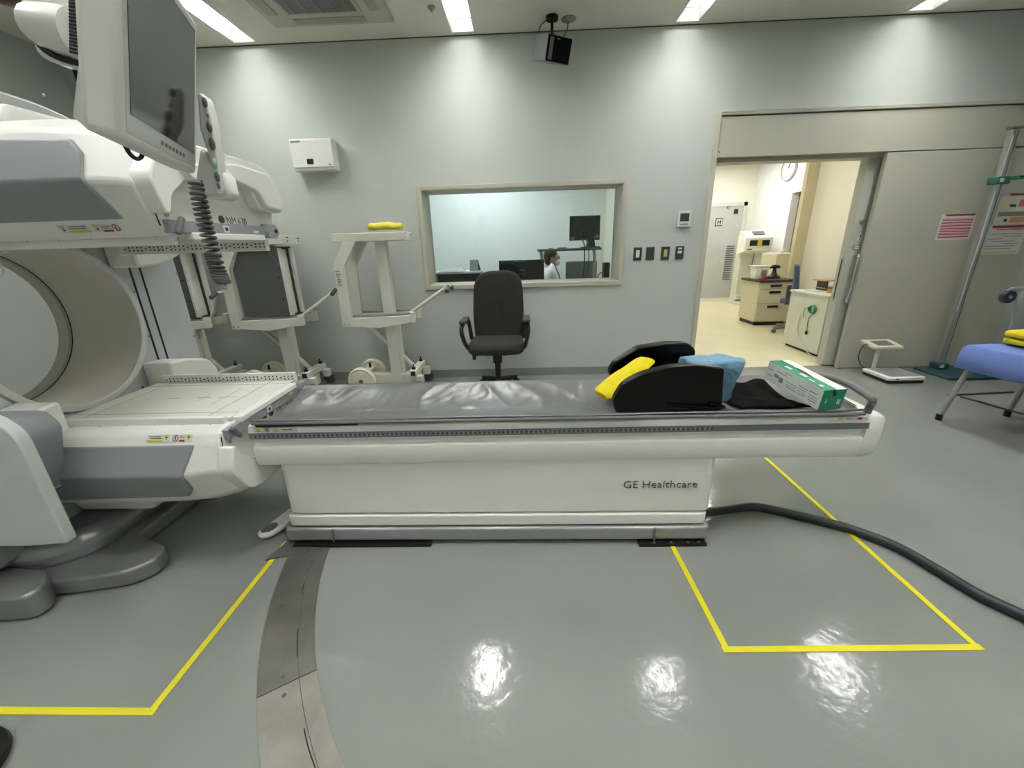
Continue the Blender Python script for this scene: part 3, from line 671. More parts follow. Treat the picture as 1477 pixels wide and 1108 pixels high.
# labels near the left end
lb = MB().use(M_label).box(-1.205, -1.01, 1.6255, 1.6285, .622, .644)
for cx in (-1.185, -1.105): lb.use(M_warn).add([(cx-.014, 1.625, .624), (cx+.014, 1.625, .624), (cx, 1.625, .643)], [(0,1,2)])
lb.use(M_red).cyl((-1.145, 1.6262, .633), (-1.145, 1.625, .633), .011, seg=14).use(M_label).cyl((-1.145, 1.6252, .633), (-1.145, 1.6245, .633), .008, seg=14).use(M_dark).box(-1.148, -1.142, 1.624, 1.6248, .627, .639).use(M_textgrey).box(-1.08, -1.03, 1.625, 1.6256, .630, .636)
lb.build('warning_label', None, tb)
lb = MB().use(M_label).box(1.28, 1.45, 1.6255, 1.6285, .630, .644).use(M_warn).box(1.33, 1.35, 1.625, 1.626, .632, .642).use(M_red).box(1.41, 1.428, 1.625, 1.626, .632, .642).use(M_textgrey).box(1.36, 1.385, 1.625, 1.626, .635, .639); lb.build('warning_label', None, tb)
MB().box(-1.19, -.735, 1.620, 1.633, .650, .6575).build('pallet_gap_shade', M_black, tb)  # black strip paints the shade of the gap under the mat
pl = MB(); ring_ = [(1.64+.45*i/24, matz(1.64+.45*i/24)-.0115) for i in range(25)]; pl.prism(ring_+[(y, z-.008) for y, z in reversed(ring_)], 'x', -1.205, 1.42); pl.build('pallet', M_mid, tb)
# arm rest loop at the foot end
ap = spline([PZ(1172, 541.5, .74), PZ(1195, 544, .75), PZ(1222, 553, .75), PZ(1246, 567, .745), PZ(1258, 576, .735), Vector((1.462, 1.64, .70)), Vector((1.462, 1.65, .655))], 6)
ar = MB(); ar.tube(ap, .015, 10); ar.build('end_handle', M_mid, tb)
MB().tube(spline([(1.437, 2.02, .664), (1.44, 1.85, .672), (1.445, 1.69, .664)], 6), .006, 8).build('end_rod', M_chrome, tb)
# floor pedal at the gantry end
pdl = MB().prism(rounded([(-1.372, 1.69), (-1.345, 1.662), (-1.30, 1.668), (-1.265, 1.72), (-1.225, 1.86), (-1.31, 1.90), (-1.335, 1.80)], .03), 'z', .012, .042).build('foot_pedal', M_white2, tb, bevel=.012, segs=3)
MB().prism(rounded([(-1.357, 1.695), (-1.337, 1.677), (-1.305, 1.683), (-1.285, 1.72), (-1.295, 1.755), (-1.34, 1.755)], .018), 'z', .040, .0435).build('pedal_pad', M_mid, pdl)
MB().bar((-1.27, 1.86, .05), (-1.17, 1.92, .06), .05, .03).build('pedal_arm', M_white, pdl)
MB().box(-.47, -1.15, 1.615, 1.70, .002, .016).build('sole_plate', M_black, tb)
sp_ = MB().box(.53, .845, 1.600, 1.70, .002, .016).build('sole_plate', M_black, tb, label='dark slotted plate under the plinth')
for x in (.60, .68, .76, .81): MB().cyl((x, 1.611, .016), (x, 1.611, .019), .006, seg=8).build('screw', M_steel, sp_)

# mattress: silvery vinyl with wrinkles
nx, ny = 240, 48; V = []; F = []
def wrk(x, y):
    w = noise.noise(Vector((x*2.5, y*4, 9)))*.7
    a = 1-abs(noise.noise(Vector((x*5.0+y*2.4+w, y*2.6-x*.8, 1.3)))); b = 1-abs(noise.noise(Vector((x*11-y*4+w, y*5+w, 4.7)))); c_ = noise.noise(Vector((x*2.4, y*2.5, 3.3)))
    return .008*a**5+.0035*b**4+.004*c_
for j in range(ny+1):
    for i in range(nx+1):
        u, v = i/nx, j/ny; x = -1.215+2.64*u; y = 1.620+.485*v
        ed = min(v, 1-v)*.5; eu = min(u, 1-u)*2.64; k = min(1, ed/.06); k2 = min(1, eu/.06)
        fl = .35 if x > .3 else 1.0
        V.append((x, y-.004*math.sin(x*7)*(1 if v < .05 else 0), matz(y)+wrk(x, y)*k*k2*(1.25 if v > .45 else .6)*fl))
for j in range(ny):
    for i in range(nx): a = j*(nx+1)+i; F.append((a, a+1, a+nx+2, a+nx+1))
mt_ = thing('mattress', 'wrinkled silvery grey vinyl mat lying along the patient table', 'mat', (.1, 1.89, .66))
mc = MB().add(V, F).build('mat_cover', M_mat, mt_, ang=60); so = mc.modifiers.new('solid', 'SOLIDIFY'); so.thickness = .009; so.offset = -1
MB().tube([(-1.2, 1.618, .668), (-.4, 1.615, .667), (.5, 1.614, .667), (1.42, 1.61, .665)], .0075, 8).build('edge_piping', M_mid, mt_)

# ================================================================== THINGS ON THE TABLE
cr_ = thing('bolster_cradle', 'black vinyl leg cradle with two curved side wings on the mat', 'positioning aid', (.65, 1.84, .695))
fw = rounded([(.40, .664), (.385, .725), (.425, .80), (.50, .842), (.62, .872), (.72, .876), (.845, .858), (.86, .664)], [.01, .02, .03, .03, .03, .03, .01, .01])
MB().prism(fw, 'y', 1.672, 1.718).build('side_wing', M_blackvinyl, cr_, bevel=.012, segs=3)
bw = rounded([(.46, .672), (.43, .75), (.455, .80), (.57, .875), (.72, .895), (.82, .89), (.86, .85), (.83, .672)], [.01, .02, .02, .02, .02, .02, .02, .01])
MB().prism(bw, 'y', 2.0, 2.055).build('side_wing', M_blackvinyl, cr_, bevel=.014, segs=3)
MB().box(.44, .74, 1.715, 2.003, .652, .672).build('base_pad', M_blackvinyl, cr_, bevel=.01)
MB().tube(spline([(.62, 1.664, .70), (.72, 1.660, .690), (.80, 1.652, .684), (.85, 1.654, .685), (.855, 1.662, .69), (.80, 1.664, .70)], 5), .006, 6).build('strap', M_blackcloth, cr_)
def cloth_loft(rows, m, name, label, cat, loc, seed=0, amp=.006, freq=14, group=None, sub=1):
    V = []; F = []; n = len(rows[0])
    for r in rows:
        for p in r:
            p = Vector(p); q = p*freq+Vector((seed, seed*2, 0)); V.append(p+Vector((noise.noise(q), noise.noise(q+Vector((5, 3, 1))), noise.noise(q+Vector((1, 9, 4)))))*amp)
    for i in range(len(rows)-1):
        for k in range(n): F.append((i*n+k, i*n+(k+1) % n, (i+1)*n+(k+1) % n, (i+1)*n+k))
    F += [tuple(range(n)), tuple(range((len(rows)-1)*n, len(rows)*n))]
    o = MB().add(V, F).build(name, m, None, ang=80, subsurf=sub); return tag(o, label, cat, group)
# folded yellow towel leaning in the cradle
tp = [(.350, 1.815, .690), (.385, 1.83, .713), (.445, 1.845, .757), (.505, 1.86, .795), (.555, 1.87, .828), (.592, 1.875, .853)]
rows = []
for i, p in enumerate(tp):
    t = i/5; p = Vector(p); d = Vector((.24, .13, .135)).normalized(); side = Vector((.35, -.75, .0)).normalized()*(.070-.010*t); up = d.cross(side).normalized(); up = up if up.z > 0 else -up
    th = .026-.010*t; rows.append([p+side*math.cos(2*PI*k/12)*(1 if abs(math.cos(2*PI*k/12)) < .9 else 1.05)+up*math.sin(2*PI*k/12)*th for k in range(12)])
cloth_loft(rows, M_towel, 'towel', 'folded bright yellow towel leaning inside the black cradle', 'towel', None, 3, .009, 16)
# crumpled blue sheet
rows = []
for i in range(13):
    t = i/12; z = .640+t*.218; cx, cy = .905-.035*t, 1.86; hw = .045+.075*min(1, t*1.25); hd_ = .05+.045*min(1, t*1.3)
    rows.append([Vector((cx+hw*max(-1, min(1, 1.35*math.cos(a)))*(1+.10*math.sin(5*a+t*3)), cy+hd_*max(-1, min(1, 1.35*math.sin(a))), z+.012*t*math.cos(a+1))) for a in [2*PI*k/28 for k in range(28)]])
cloth_loft(rows, M_bluecloth, 'disposable_sheet', 'crumpled light blue disposable sheet stuffed behind the black cradle', 'sheet', None, 8, .020, 26)
# black straps/cloth spread between cradle and glove box
V = []; F = []; n1, n2 = 30, 16
for j in range(n2+1):
    for i in range(n1+1):
        u, v = i/n1, j/n2; x = .955+.31*u+.03*v*(1-u)-.02*v*u; y = 1.70+.34*v+.015*math.sin(u*9); e = min(u, 1-u, v, 1-v)
        z = matz(y)+.024+.014*min(1, e*7)+.009*noise.noise(Vector((x*14, y*16, 2)))*min(1, e*8)+.012*math.exp(-((u-.45)/.2)**2)*min(1, e*6); V.append((x, y, z))
for j in range(n2):
    for i in range(n1): a = j*(n1+1)+i; F.append((a, a+1, a+n1+2, a+n1+1))
o = MB().add(V, F).build('restraint_cloth', M_blackcloth, None, ang=80); so = o.modifiers.new('solid', 'SOLIDIFY'); so.thickness = .008; so.offset = -1
tag(o, 'black restraint cloth bunched flat on the mat beside the blue sheet', 'cloth')
# glove box
g0 = PZ(1179, 592, .684); g1 = PZ(1103, 546, .722); ax = (g1-g0); ax.z = ax.z; wd = Vector((-ax.y, ax.x, 0)).normalized(); wd = wd if wd.x > 0 else -wd
wd = (wd*.105); up_ = ax.normalized().cross(-wd.normalized()).normalized(); up_ = (up_ if up_.z > 0 else -up_)*.092
gb = thing('glove_box', 'green and white cardboard glove box tilted on the end of the mat', 'box', tuple(g0))
bx = MB().use(M_paper); bx.obox(g0, wd, up_, ax); go = bx.build('carton', None, gb, bevel=.0015)
def gpt(a, b, c): return g0+wd*a+up_*b+ax*c
e_ = ax.normalized()*-.0008; un = up_.normalized()*.0008; wn = wd.normalized()*-.0008
MB().quad(*[gpt(a, b, 0)+e_ for a, b in ((0, 0), (1, 0), (1, 1), (0, 1))]).build('end_print', M_green, gb)
MB().quad(*[gpt(a, 1, c)+un for a, c in ((.0, 0), (.56, 0), (.56, 1), (0, 1))]).build('top_print', M_green, gb)
gd = MB().use(M_black); gd.add([gpt(.50, 1, .36)+un*2, gpt(.56, 1, .42)+un*2, gpt(.62, 1, .55)+un*2, gpt(.60, 1, .72)+un*2, gpt(.50, 1, .66)+un*2, gpt(.44, 1, .5)+un*2], [(0,1,2,3,4,5)])
gd.add([gpt(.35, 1, 0)+e_*2, gpt(.5, 1, 0)+e_*2, gpt(.6, .72, 0)+e_*2, gpt(.48, .66, 0)+e_*2], [(0,1,2,3)]).add([gpt(.54, 1, .72)+un*2, gpt(.58, 1, .72)+un*2, gpt(.58, 1, .99)+un*2, gpt(.54, 1, .99)+un*2], [(0,1,2,3)]); gd.build('opening', None, gb)
pr = MB().use(M_textgrey)
for (c0, c1, b0, b1) in ((.88, .97, .62, .66), (.86, .97, .30, .34), (.62, .82, .70, .74), (.54, .66, .84, .88), (.75, .84, .38, .55), (.66, .74, .25, .5), (.40, .58, .22, .26), (.42, .60, .34, .37), (.40, .6, .46, .49), (.24, .38, .24, .27), (.24, .38, .36, .39), (.24, .37, .48, .51), (.22, .38, .60, .63), (.05, .18, .22, .26), (.05, .2, .34, .37), (.05, .2, .46, .49), (.08, .2, .64, .69)):
    pr.quad(*[gpt(0, b, c)+wn for b, c in ((b0, c0), (b1, c0), (b1, c1), (b0, c1))])
pr.use(M_label)
for (c0, c1, a0, a1) in ((.66, .78, .18, .34), (.40, .52, .22, .40), (.24, .34, .2, .27), (.10, .16, .15, .3)): pr.quad(*[gpt(a, 1, c)+un*2 for a, c in ((a0, c0), (a1, c0), (a1, c1), (a0, c1))])
for (a0, a1, b0, b1) in ((.72, .78, .25, .5), (.81, .86, .25, .5), (.2, .24, .35, .55)): pr.quad(*[gpt(a, b, 0)+e_*2 for a, b in ((a0, b0), (a1, b0), (a1, b1), (a0, b1))])
pr.build('printing', None, gb, kind='stuff')

# ================================================================== COLLIMATOR CARTS
def cart(x, y, label, loaded, lettered, hx=.60):
    t = thing('collimator_cart', label, 'cart', (x, y, 0), 'collimator carts along the back wall', local=True)
    tbx = MB().box(-.40, .25, -.15, .13, 1.443, 1.515).build('top_bar', M_cream, t, bevel=.005)
    el = MB().use(M_label).box(.25, .2525, -.145, .125, 1.448, 1.51).use(M_dark).box(.2525, .2535, -.12, -.08, 1.495, 1.503).box(.2525, .2535, .07, .11, 1.487, 1.499).use(M_textgrey).box(.2525, .2535, -.115, -.09, 1.46, 1.475).box(.2525, .2535, .08, .1, 1.458, 1.472).build('end_label', None, tbx)
    lp = [(-.30, 1.443), (-.185, 1.443), (-.315, 1.245), (-.325, .68), (-.425, .68), (-.415, 1.255)]
    for ya, yb in ((-.16, -.11), (.11, .16)):
        MB().prism(lp, 'y', ya, yb).build('bent_leg', M_cream, t, bevel=.004)
        br = MB().prism([(-.33, .757), (.27, .772), (.26, .706), (-.07, .658), (-.33, .68)], 'y', ya, yb-.01).build('tray_beam', M_cream, t, bevel=.003)
        for bx_ in (-.40, -.355): MB().cyl((bx_, ya, .705), (bx_, ya-.004, .705), .007, seg=8).build('bolt', M_mid, br)
        MB().box(.235, .275, ya-.005, yb+.005, .70, .80).build('end_stop', M_cream, br, bevel=.004)
        MB().box(-.32, .24, ya+.02, yb+.02, .765, .785).build('slide_rail', M_steel, br, bevel=.002)
    MB().box(-.05, .05, -.06, .04, .10, 1.443).build('post', M_cream, t, bevel=.004)
    MB().box(.055, .085, -.03, .01, .10, .66).build('lift_rod', M_cream, t)
    MB().bar((-.24, 0, .66), (-.04, 0, .45), .04, .025).bar((.0, 0, .43), (.19, 0, .21), .04, .025).build('brace', M_cream, t)
    hd = MB().tube([(.20, 0, .775), (hx-.04, 0, 1.0), (hx, 0, 1.02)], .016, 10).build('push_handle', M_cream, t)
    MB().cyl((hx, -.07, 1.02), (hx, .07, 1.02), .013, seg=10).build('cross_bar', M_cream, hd)
    for s in (-1, 1): MB().cyl((hx, s*.06, 1.02), (hx, s*.15, .985), .019, seg=12).build('grip', M_grip, hd)
    MB().box(-.32, .24, -.05, .05, .06, .165).build('base_beam', M_cream, t, bevel=.004)
    MB().box(-.36, -.27, -.13, .13, .12, .20).build('rear_axle', M_cream, t, bevel=.004)
    for s in (-1, 1):
        wl = MB().lathe([(.03, -.03), (.05, -.03), (.11, -.022), (.125, -.03), (.135, -.022), (.135, .022), (.125, .03), (.11, .022), (.05, .03), (.03, .03)], (-.315, s*.165, .136), (0, 1, 0), 28).build('wheel', mat('cream_wheel', 'dcd8c2', .5), t)
        MB().cyl((-.315, s*.135, .136), (-.315, s*.20, .136), .022, seg=14).build('hub', M_mid, wl)
        MB().cyl((-.315, s*.09, .2), (-.315, s*.09, .25), .012, seg=8).build('leveling_pin', M_black, t)
    xb = MB().box(.18, .245, -.20, .20, .178, .24).build('front_crossbar', M_cream, t, bevel=.004)
    MB().box(.19, .235, -.203, -.2, .188, .23).build('open_end', M_dark, xb)
    for s in (-1, 1):
        MB().cyl((.21, s*.15, .24), (.21, s*.15, .262), .02, seg=12).use(M_black).cyl((.21, s*.15, .262), (.21, s*.15, .29), .007, seg=8).build('leveling_foot', M_cream, xb)
        cs = MB().box(.23, .30, s*.15-.035, s*.15+.035, .10, .178).build('caster_fork', M_cream, t, bevel=.006)
        MB().lathe([(.02, -.018), (.055, -.018), (.062, -.008), (.062, .008), (.055, .018), (.02, .018)], (.265, s*.15+.045*s, .063), (0, 1, 0), 20).build('caster_wheel', M_lead, cs)
    if loaded:
        cp = [(-.30, .785), (-.31, 1.23), (-.205, 1.425), (.15, 1.425), (.15, .785)]
        for ya, yb in ((-.115, -.075), (.075, .115)):
            co = MB().prism(cp, 'y', ya, yb).build('collimator', M_lead, t, bevel=.004, label='flat dark grey collimator plate')
            MB().box(.15, .172, ya-.008, yb+.004, .80, 1.41).build('collimator_flange', M_label, co, bevel=.002)
            MB().box(.06, .09, ya-.002, ya, 1.34, 1.40).build('slot_label', M_mid, co)
            for z in (1.15, .95): MB().cyl((.11, ya, z), (.11, ya-.003, z), .008, seg=8).build('hole', M_dark, co)
        MB().box(-.28, .13, -.06, .06, .80, 1.40).build('lead_core', M_cream, t, bevel=.004)
    if lettered:
        text('cart_lettering', 'LEHRS', .052, (-.405, -.1615, 1.20), (0, 0, -1), (1, 0, 0), M_text, t, squash=1.0)
    return t
cart(-1.30, 4.0, 'empty cream collimator cart with a yellow towel bundle on top', False, True)
cart(-2.38, 4.0, 'cream collimator cart loaded with grey collimator plates', True, True)
cart(-3.30, 4.0, 'cream collimator cart half hidden behind the gantry', True, False, .36)
rows = []
for i in range(13):
    t = i/12; x = -1.37+.31*t; r = .030+.010*math.sin(PI*t)+.004*math.cos(t*20); r *= (.75 if i in (0, 12) else 1)
    rows.append([Vector((x, 3.905+.055*math.cos(a), 1.515+max(.020, .046+r*math.sin(a)))) for a in [2*PI*k/12 for k in range(12)]])
cloth_loft(rows, mat('overexposed_towel', 'eee25a', .95, var=.06, scale=30, bump=.8, bscale=240), 'towel_bundle', 'yellow towel bundle lying on the empty collimator cart', 'towel', None, 5, .013, 18)  # same yellow towelling, its overexposed look put into the paler colour

# ================================================================== OFFICE CHAIR below the window
oc = thing('office_chair', 'charcoal high-back swivel chair in front of the control window', 'chair', (-.25, 3.82, 0))
cx, cy = -.255, 3.82
seat = rounded([(cx-.27, cy-.25), (cx+.27, cy-.25), (cx+.25, cy+.22), (cx-.25, cy+.22)], [.14, .14, .08, .08], 6)
MB().prism(seat, 'z', .425, .53).build('seat', M_chairfab, oc, bevel=.045, segs=4)
bk = rounded([(cx-.225, .50), (cx+.245, .50), (cx+.265, .75), (cx+.25, 1.145), (cx-.20, 1.145), (cx-.235, .75)], [.04, .04, .1, .17, .17, .1], 7)
b_ = MB().prism(bk, 'y', cy+.17, cy+.27)
bo = b_.build('backrest', M_chairfab, oc, bevel=.04, segs=4)
sm = MB(); sm.tube([(cx-.08, cy+.169, .90), (cx-.05, cy+.169, .865), (cx+.05, cy+.169, .865), (cx+.08, cy+.169, .90)], .0022, 6); sm.tube([(cx-.05, cy+.169, .865), (cx-.05, cy+.169, .58)], .0016, 6); sm.tube([(cx+.05, cy+.169, .865), (cx+.05, cy+.169, .58)], .0016, 6)
sm.build('stitching', M_black, bo)
for s in (-1, 1):
    ax_ = cx+s*.285
    arm_ = MB().tube(spline([(ax_-.02*s, cy-.10, .47), (ax_, cy-.19, .56), (ax_+.015*s, cy-.20, .66), (ax_+.005*s, cy-.12, .715), (ax_, cy+.06, .715), (ax_-.01*s, cy+.15, .66), (ax_-.03*s, cy+.15, .50)], 6), .019, 8).build('armrest', M_black, oc)
    MB().prism(rounded([(ax_-.035, cy-.21), (ax_+.035, cy-.21), (ax_+.03, cy+.07), (ax_-.03, cy+.07)], .025), 'z', .715, .742).build('arm_pad', mat('arm_pad_grey', '333432', .7), arm_, bevel=.008)
MB().cyl((cx, cy, .10), (cx, cy, .40), .028).cyl((cx, cy, .30), (cx, cy, .43), .045).build('gas_column', M_black, oc)
MB().box(cx-.10, cx+.10, cy-.13, cy+.12, .40, .43).build('tilt_mechanism', M_black, oc)
lv = MB().tube([(cx-.08, cy, .41), (cx-.13, cy-.03, .385), (cx-.20, cy-.05, .385)], .006, 8).build('lever', M_black, oc)
MB().box(cx-.235, cx-.20, cy-.062, cy-.04, .345, .40).build('lever_knob', M_black, lv, bevel=.006)
for k in range(5):
    a = PI/2+2*PI*k/5+PI; ex, ey = cx+.29*math.cos(a), cy+.29*math.sin(a)
    lg = MB().tube([(cx, cy, .115), (cx+.12*math.cos(a), cy+.12*math.sin(a), .105), (ex, ey, .075)], [.034, .027, .02], 8).build('base_leg', M_black, oc)
    for s in (-1, 1):
        q = Vector((-math.sin(a), math.cos(a), 0))*.014*s; MB().cyl(Vector((ex, ey, .03))+q*.4, Vector((ex, ey, .03))+q*1.6, .029, seg=14).build('caster', M_black, lg)

# ================================================================== WALL AND CEILING FITTINGS
wb = thing('wall_box', 'white square box mounted high on the wall above the carts', 'wall box', (-1.91, D, 2.2))
MB().box(-2.105, -1.715, 4.21, D, 2.085, 2.345).build('case', M_label, wb, bevel=.006)
MB().box(-2.10, -1.72, 4.203, 4.212, 2.11, 2.34).build('cover', M_white, wb, bevel=.004)
MB().box(-1.965, -1.905, 4.2, 4.2035, 2.135, 2.18).build('display', M_black, wb); MB().box(-2.09, -2.0, 4.2, 4.2035, 2.318, 2.332).build('name_strip', M_textgrey, wb); MB().box(-1.765, -1.745, 4.2, 4.2035, 2.125, 2.132).build('small_mark', M_text, wb)
tm = thing('wall_thermostat', 'white wall thermostat with dark display beside the door frame', 'thermostat', (1.584, D, 1.56))
MB().box(1.517, 1.652, D-.022, D, 1.49, 1.635).build('case', M_label, tm, bevel=.005); MB().box(1.542, 1.628, D-.0235, D-.021, 1.54, 1.613).build('display', M_lcd, tm); MB().box(1.545, 1.622, D-.0235, D-.021, 1.505, 1.52).build('button_row', M_silver, tm)
for i, (x, lab, kind) in enumerate(((1.118, 'dark switch plate with one tall white rocker, nearest the window', 0), (1.243, 'blank dark wall plate between the switches', 1), (1.393, 'dark switch plate with a yellowish rocker', 2), (1.534, 'dark switch plate with two small white labels, nearest the door', 3))):
    sp1 = thing('switch_plate', lab, 'switch', (x+.042, D, 1.25), 'switch plates right of the window')
    MB().box(x, x+.084, D-.008, D, 1.187, 1.312).build('plate', M_switch, sp1, bevel=.003)
    if kind in (0, 2): MB().box(x+.025, x+.06, D-.012, D-.007, 1.215, 1.285).build('rocker', M_label if kind == 0 else mat('rocker_yellow', 'b7ab6d', .5), sp1, bevel=.002)
    if kind == 3:
        MB().box(x+.022, x+.062, D-.010, D-.007, 1.283, 1.297).build('label_strip', M_label, sp1); MB().box(x+.022, x+.062, D-.010, D-.007, 1.245, 1.268).build('label_strip', M_label, sp1)
# loudspeaker
spk = thing('loudspeaker', 'black and silver loudspeaker hung from a ceiling bracket', 'loudspeaker', (.29, 4.1, CZ))
R1 = Matrix.Rotation(math.radians(30), 4, 'Z') @ Matrix.Rotation(math.radians(19), 4, 'X'); sc = Vector((.285, 4.02, 2.86))
def sv(x, y, z): return sc+(R1 @ Vector((x, y, z)))
def sbox(x0, x1, y0, y1, z0, z1): return MB().obox(sv(x0, y0, z0), (R1 @ Vector((x1-x0, 0, 0))), (R1 @ Vector((0, y1-y0, 0))), (R1 @ Vector((0, 0, z1-z0))))
sbox(-.115, .115, -.09, .11, -.085, .085).build('cabinet', mat('speaker_silver', '6c6e6d', .4, .2), spk, bevel=.004)
sbox(-.111, .111, -.097, -.089, -.081, .081).build('front_baffle', M_blackcloth, spk, bevel=.002)
sbox(-.095, -.062, -.1, -.096, -.07, .07).build('tweeter_strip', M_mid, spk); sbox(-.03, -.005, -.0985, -.0965, .062, .068).build('badge', M_silver, spk)
MB().cyl((.285, 4.09, 2.92), (.285, 4.09, 3.09), .012).cyl((.285, 4.09, 2.94), (.285, 4.09, 2.99), .022).build('stem', M_black, spk); MB().cyl((.285, 4.09, 3.085), (.285, 4.09, CZ), .05, seg=24).build('ceiling_rose', M_black, spk)
MB().tube(spline([(.26, 4.09, 3.09), (.20, 4.09, 3.06), (.175, 4.10, 3.0), (.20, 4.1, 2.935)], 6), .0035, 6).tube(spline([(.42, 4.14, 3.1), (.41, 4.14, 3.03), (.36, 4.14, 2.97), (.30, 4.12, 2.955)], 6), .0035, 6).build('speaker_cable', M_black, spk)
tag(MB().lathe([(.062, 0), (.062, -.006), (.05, -.012), (.01, -.012)], (.425, 4.142, CZ), (0, 0, 1), 24).build('cable_cover', mat('cover_beige', '8f8d78', .6)), 'round beige cable cover on the ceiling beside the loudspeaker', 'ceiling cover')
pz = PZ(622, 10, CZ); tag(MB().lathe([(.03, 0), (.028, -.008), (.012, -.014), (.012, -.03), (.004, -.032)], (pz.x, pz.y, CZ), (0, 0, 1), 16).build('sprinkler_head', M_silver), 'small silver sprinkler head on the ceiling beside the air conditioner', 'sprinkler')
# cassette air conditioner
ac = thing('air_conditioner', 'square ceiling cassette air conditioner with a dark grille', 'air conditioner', (-1.46, 3.53, CZ))
ax0, ax1, ay0, ay1 = -1.94, -.98, 3.05, 4.01
MB().box(ax0, ax1, ay0, ay1, CZ-.028, CZ).build('panel', M_frame if False else mat('ac_panel', 'b9b8aa', .5), ac, bevel=.01)
MB().box(ax0+.19, ax1-.19, ay0+.19, ay1-.19, CZ-.036, CZ-.026).build('intake_frame', mat('ac_panel2', 'acab9e', .5), ac, bevel=.004)
gr = MB().box(ax0+.22, ax1-.22, ay0+.22, ay1-.22, CZ-.038, CZ-.034).build('intake_grille', M_mid, ac)
for k in range(5): x = ax0+.22+(k+.5)*.104; MB().box(x-.004, x+.004, ay0+.22, ay1-.22, CZ-.042, CZ-.037).build('grille_bar', mat('ac_bar', '8c8c84', .5), gr)
for (a, b, c_, d_) in ((ax0+.2, ax1-.2, ay1-.13, ay1-.05), (ax0+.2, ax1-.2, ay0+.05, ay0+.13), (ax0+.05, ax0+.13, ay0+.2, ay1-.2), (ax1-.13, ax1-.05, ay0+.2, ay1-.2)):
    MB().box(a, b, c_, d_, CZ-.034, CZ-.027).build('vane', mat('ac_vane', '9d9c90', .5), ac, bevel=.003)

# ================================================================== FLOOR MARKS, TRACK, HOSE
TZ = [.0016]
def tape(name, pts, w, label, group):
    TZ[0] += .0004
    for (a, b) in pts:
        a, b = Vector((*a, TZ[0])), Vector((*b, TZ[0])); d = (b-a).normalized(); s = Vector((-d.y, d.x, 0))*w/2
        o = MB().add([a-s, b-s, b+s, a+s, a-s-Vector((0,0,TZ[0]-.0002)), b-s-Vector((0,0,TZ[0]-.0002)), b+s-Vector((0,0,TZ[0]-.0002)), a+s-Vector((0,0,TZ[0]-.0002))], [(0,1,2,3), (0,4,5,1), (1,5,6,2), (2,6,7,3), (3,7,4,0)]).build(name, M_yellow); tag(o, label, 'floor tape', group)
W_ = .0225
tape('floor_tape', [((-1.21, 1.66), (-1.215, .865))], W_, 'yellow tape strip running toward the gantry end of the table plinth', None)
tape('floor_tape', [((-2.6, .876), (-1.20, .872))], W_, 'yellow tape strip in front of the gantry base', None)
tape('floor_tape', [((.684, 1.70), (.695, 1.07))], W_, 'yellow tape strip running from the plinth under the lettering', None)
tape('floor_tape', [((.68, 1.08), (1.575, 1.088))], W_, 'yellow tape strip on bare floor crossing a lamp reflection', None)
tape('floor_tape', [((1.558, 1.08), (1.575, 2.75))], W_, 'yellow tape strip crossed by the dark hose', None)
# curved steel floor track
trk = thing('floor_track', 'curved steel floor track leading from under the patient table', 'floor track', (-1.0, 1.2, 0))
TC = (.742*1, 1.912); Ri, Ro = 1.737, 1.918
def ta(x, y): return math.atan2(y-TC[1], x-TC[0])
def trackplate(a0, a1, m_, z, label=None):
    n = 18; V = []; F = []
    for i in range(n+1):
        a = a0+(a1-a0)*i/n
        for r, zz in ((Ri, 0), (Ri, z), (Ri+.055, z+.0015), (Ro, z), (Ro, 0)): V.append((TC[0]+r*math.cos(a), TC[1]+r*math.sin(a), zz))
    for i in range(n):
        for k in range(4): F.append((i*5+k, (i+1)*5+k, (i+1)*5+k+1, i*5+k+1))
    F += [tuple(range(5)), tuple(n*5+k for k in range(4, -1, -1))]
    return MB().add(V, F).build('track_plate', m_, trk, label=label)
A1 = PI+.13; A2 = ta(-.78, .98)+2*PI; A3 = A2+.55
tp1 = trackplate(A1, A2-.002, M_stain, .004); tp2 = trackplate(A2, A3, M_stain2, .004)
for aa, rr in ((A1+.05, 1.86), (A1+.22, 1.87), (A2-.02, 1.84), (A2+.02, 1.84), (A1+.12, 1.80)):
    MB().cyl((TC[0]+rr*math.cos(aa), TC[1]+rr*math.sin(aa), .004), (TC[0]+rr*math.cos(aa), TC[1]+rr*math.sin(aa), .0065), .007, seg=10).build('screw', M_lead, tp1)
gv = MB(); pts = [(TC[0]+(Ri+.055)*math.cos(A1+.05+(A3-A1-.05)*i/40), TC[1]+(Ri+.055)*math.sin(A1+.05+(A3-A1-.05)*i/40), .0052) for i in range(41)]
gv.tube(pts, .0012, 5); gv.build('wear_line', M_lead, trk)
for a0_, a1_, rr_ in ((A1+.16, A1+.20, 1.80), (A2-.12, A2-.05, 1.795), (A2+.10, A2+.2, 1.80), (A1+.02, A1+.05, 1.78)):
    MB().tube([(TC[0]+rr_*math.cos(a0_+(a1_-a0_)*i/6), TC[1]+(rr_+.003*math.sin(i))*math.sin(a0_+(a1_-a0_)*i/6), .0052) for i in range(7)], .0018, 5).build('scuff_mark', M_dark, trk)
MB().prism([(-1.24, 1.53), (-1.07, 1.575), (-1.04, 1.66), (-1.20, 1.66)], 'z', .001, .007).build('track_plate', M_lead, trk, label='dark square end plate of the track')
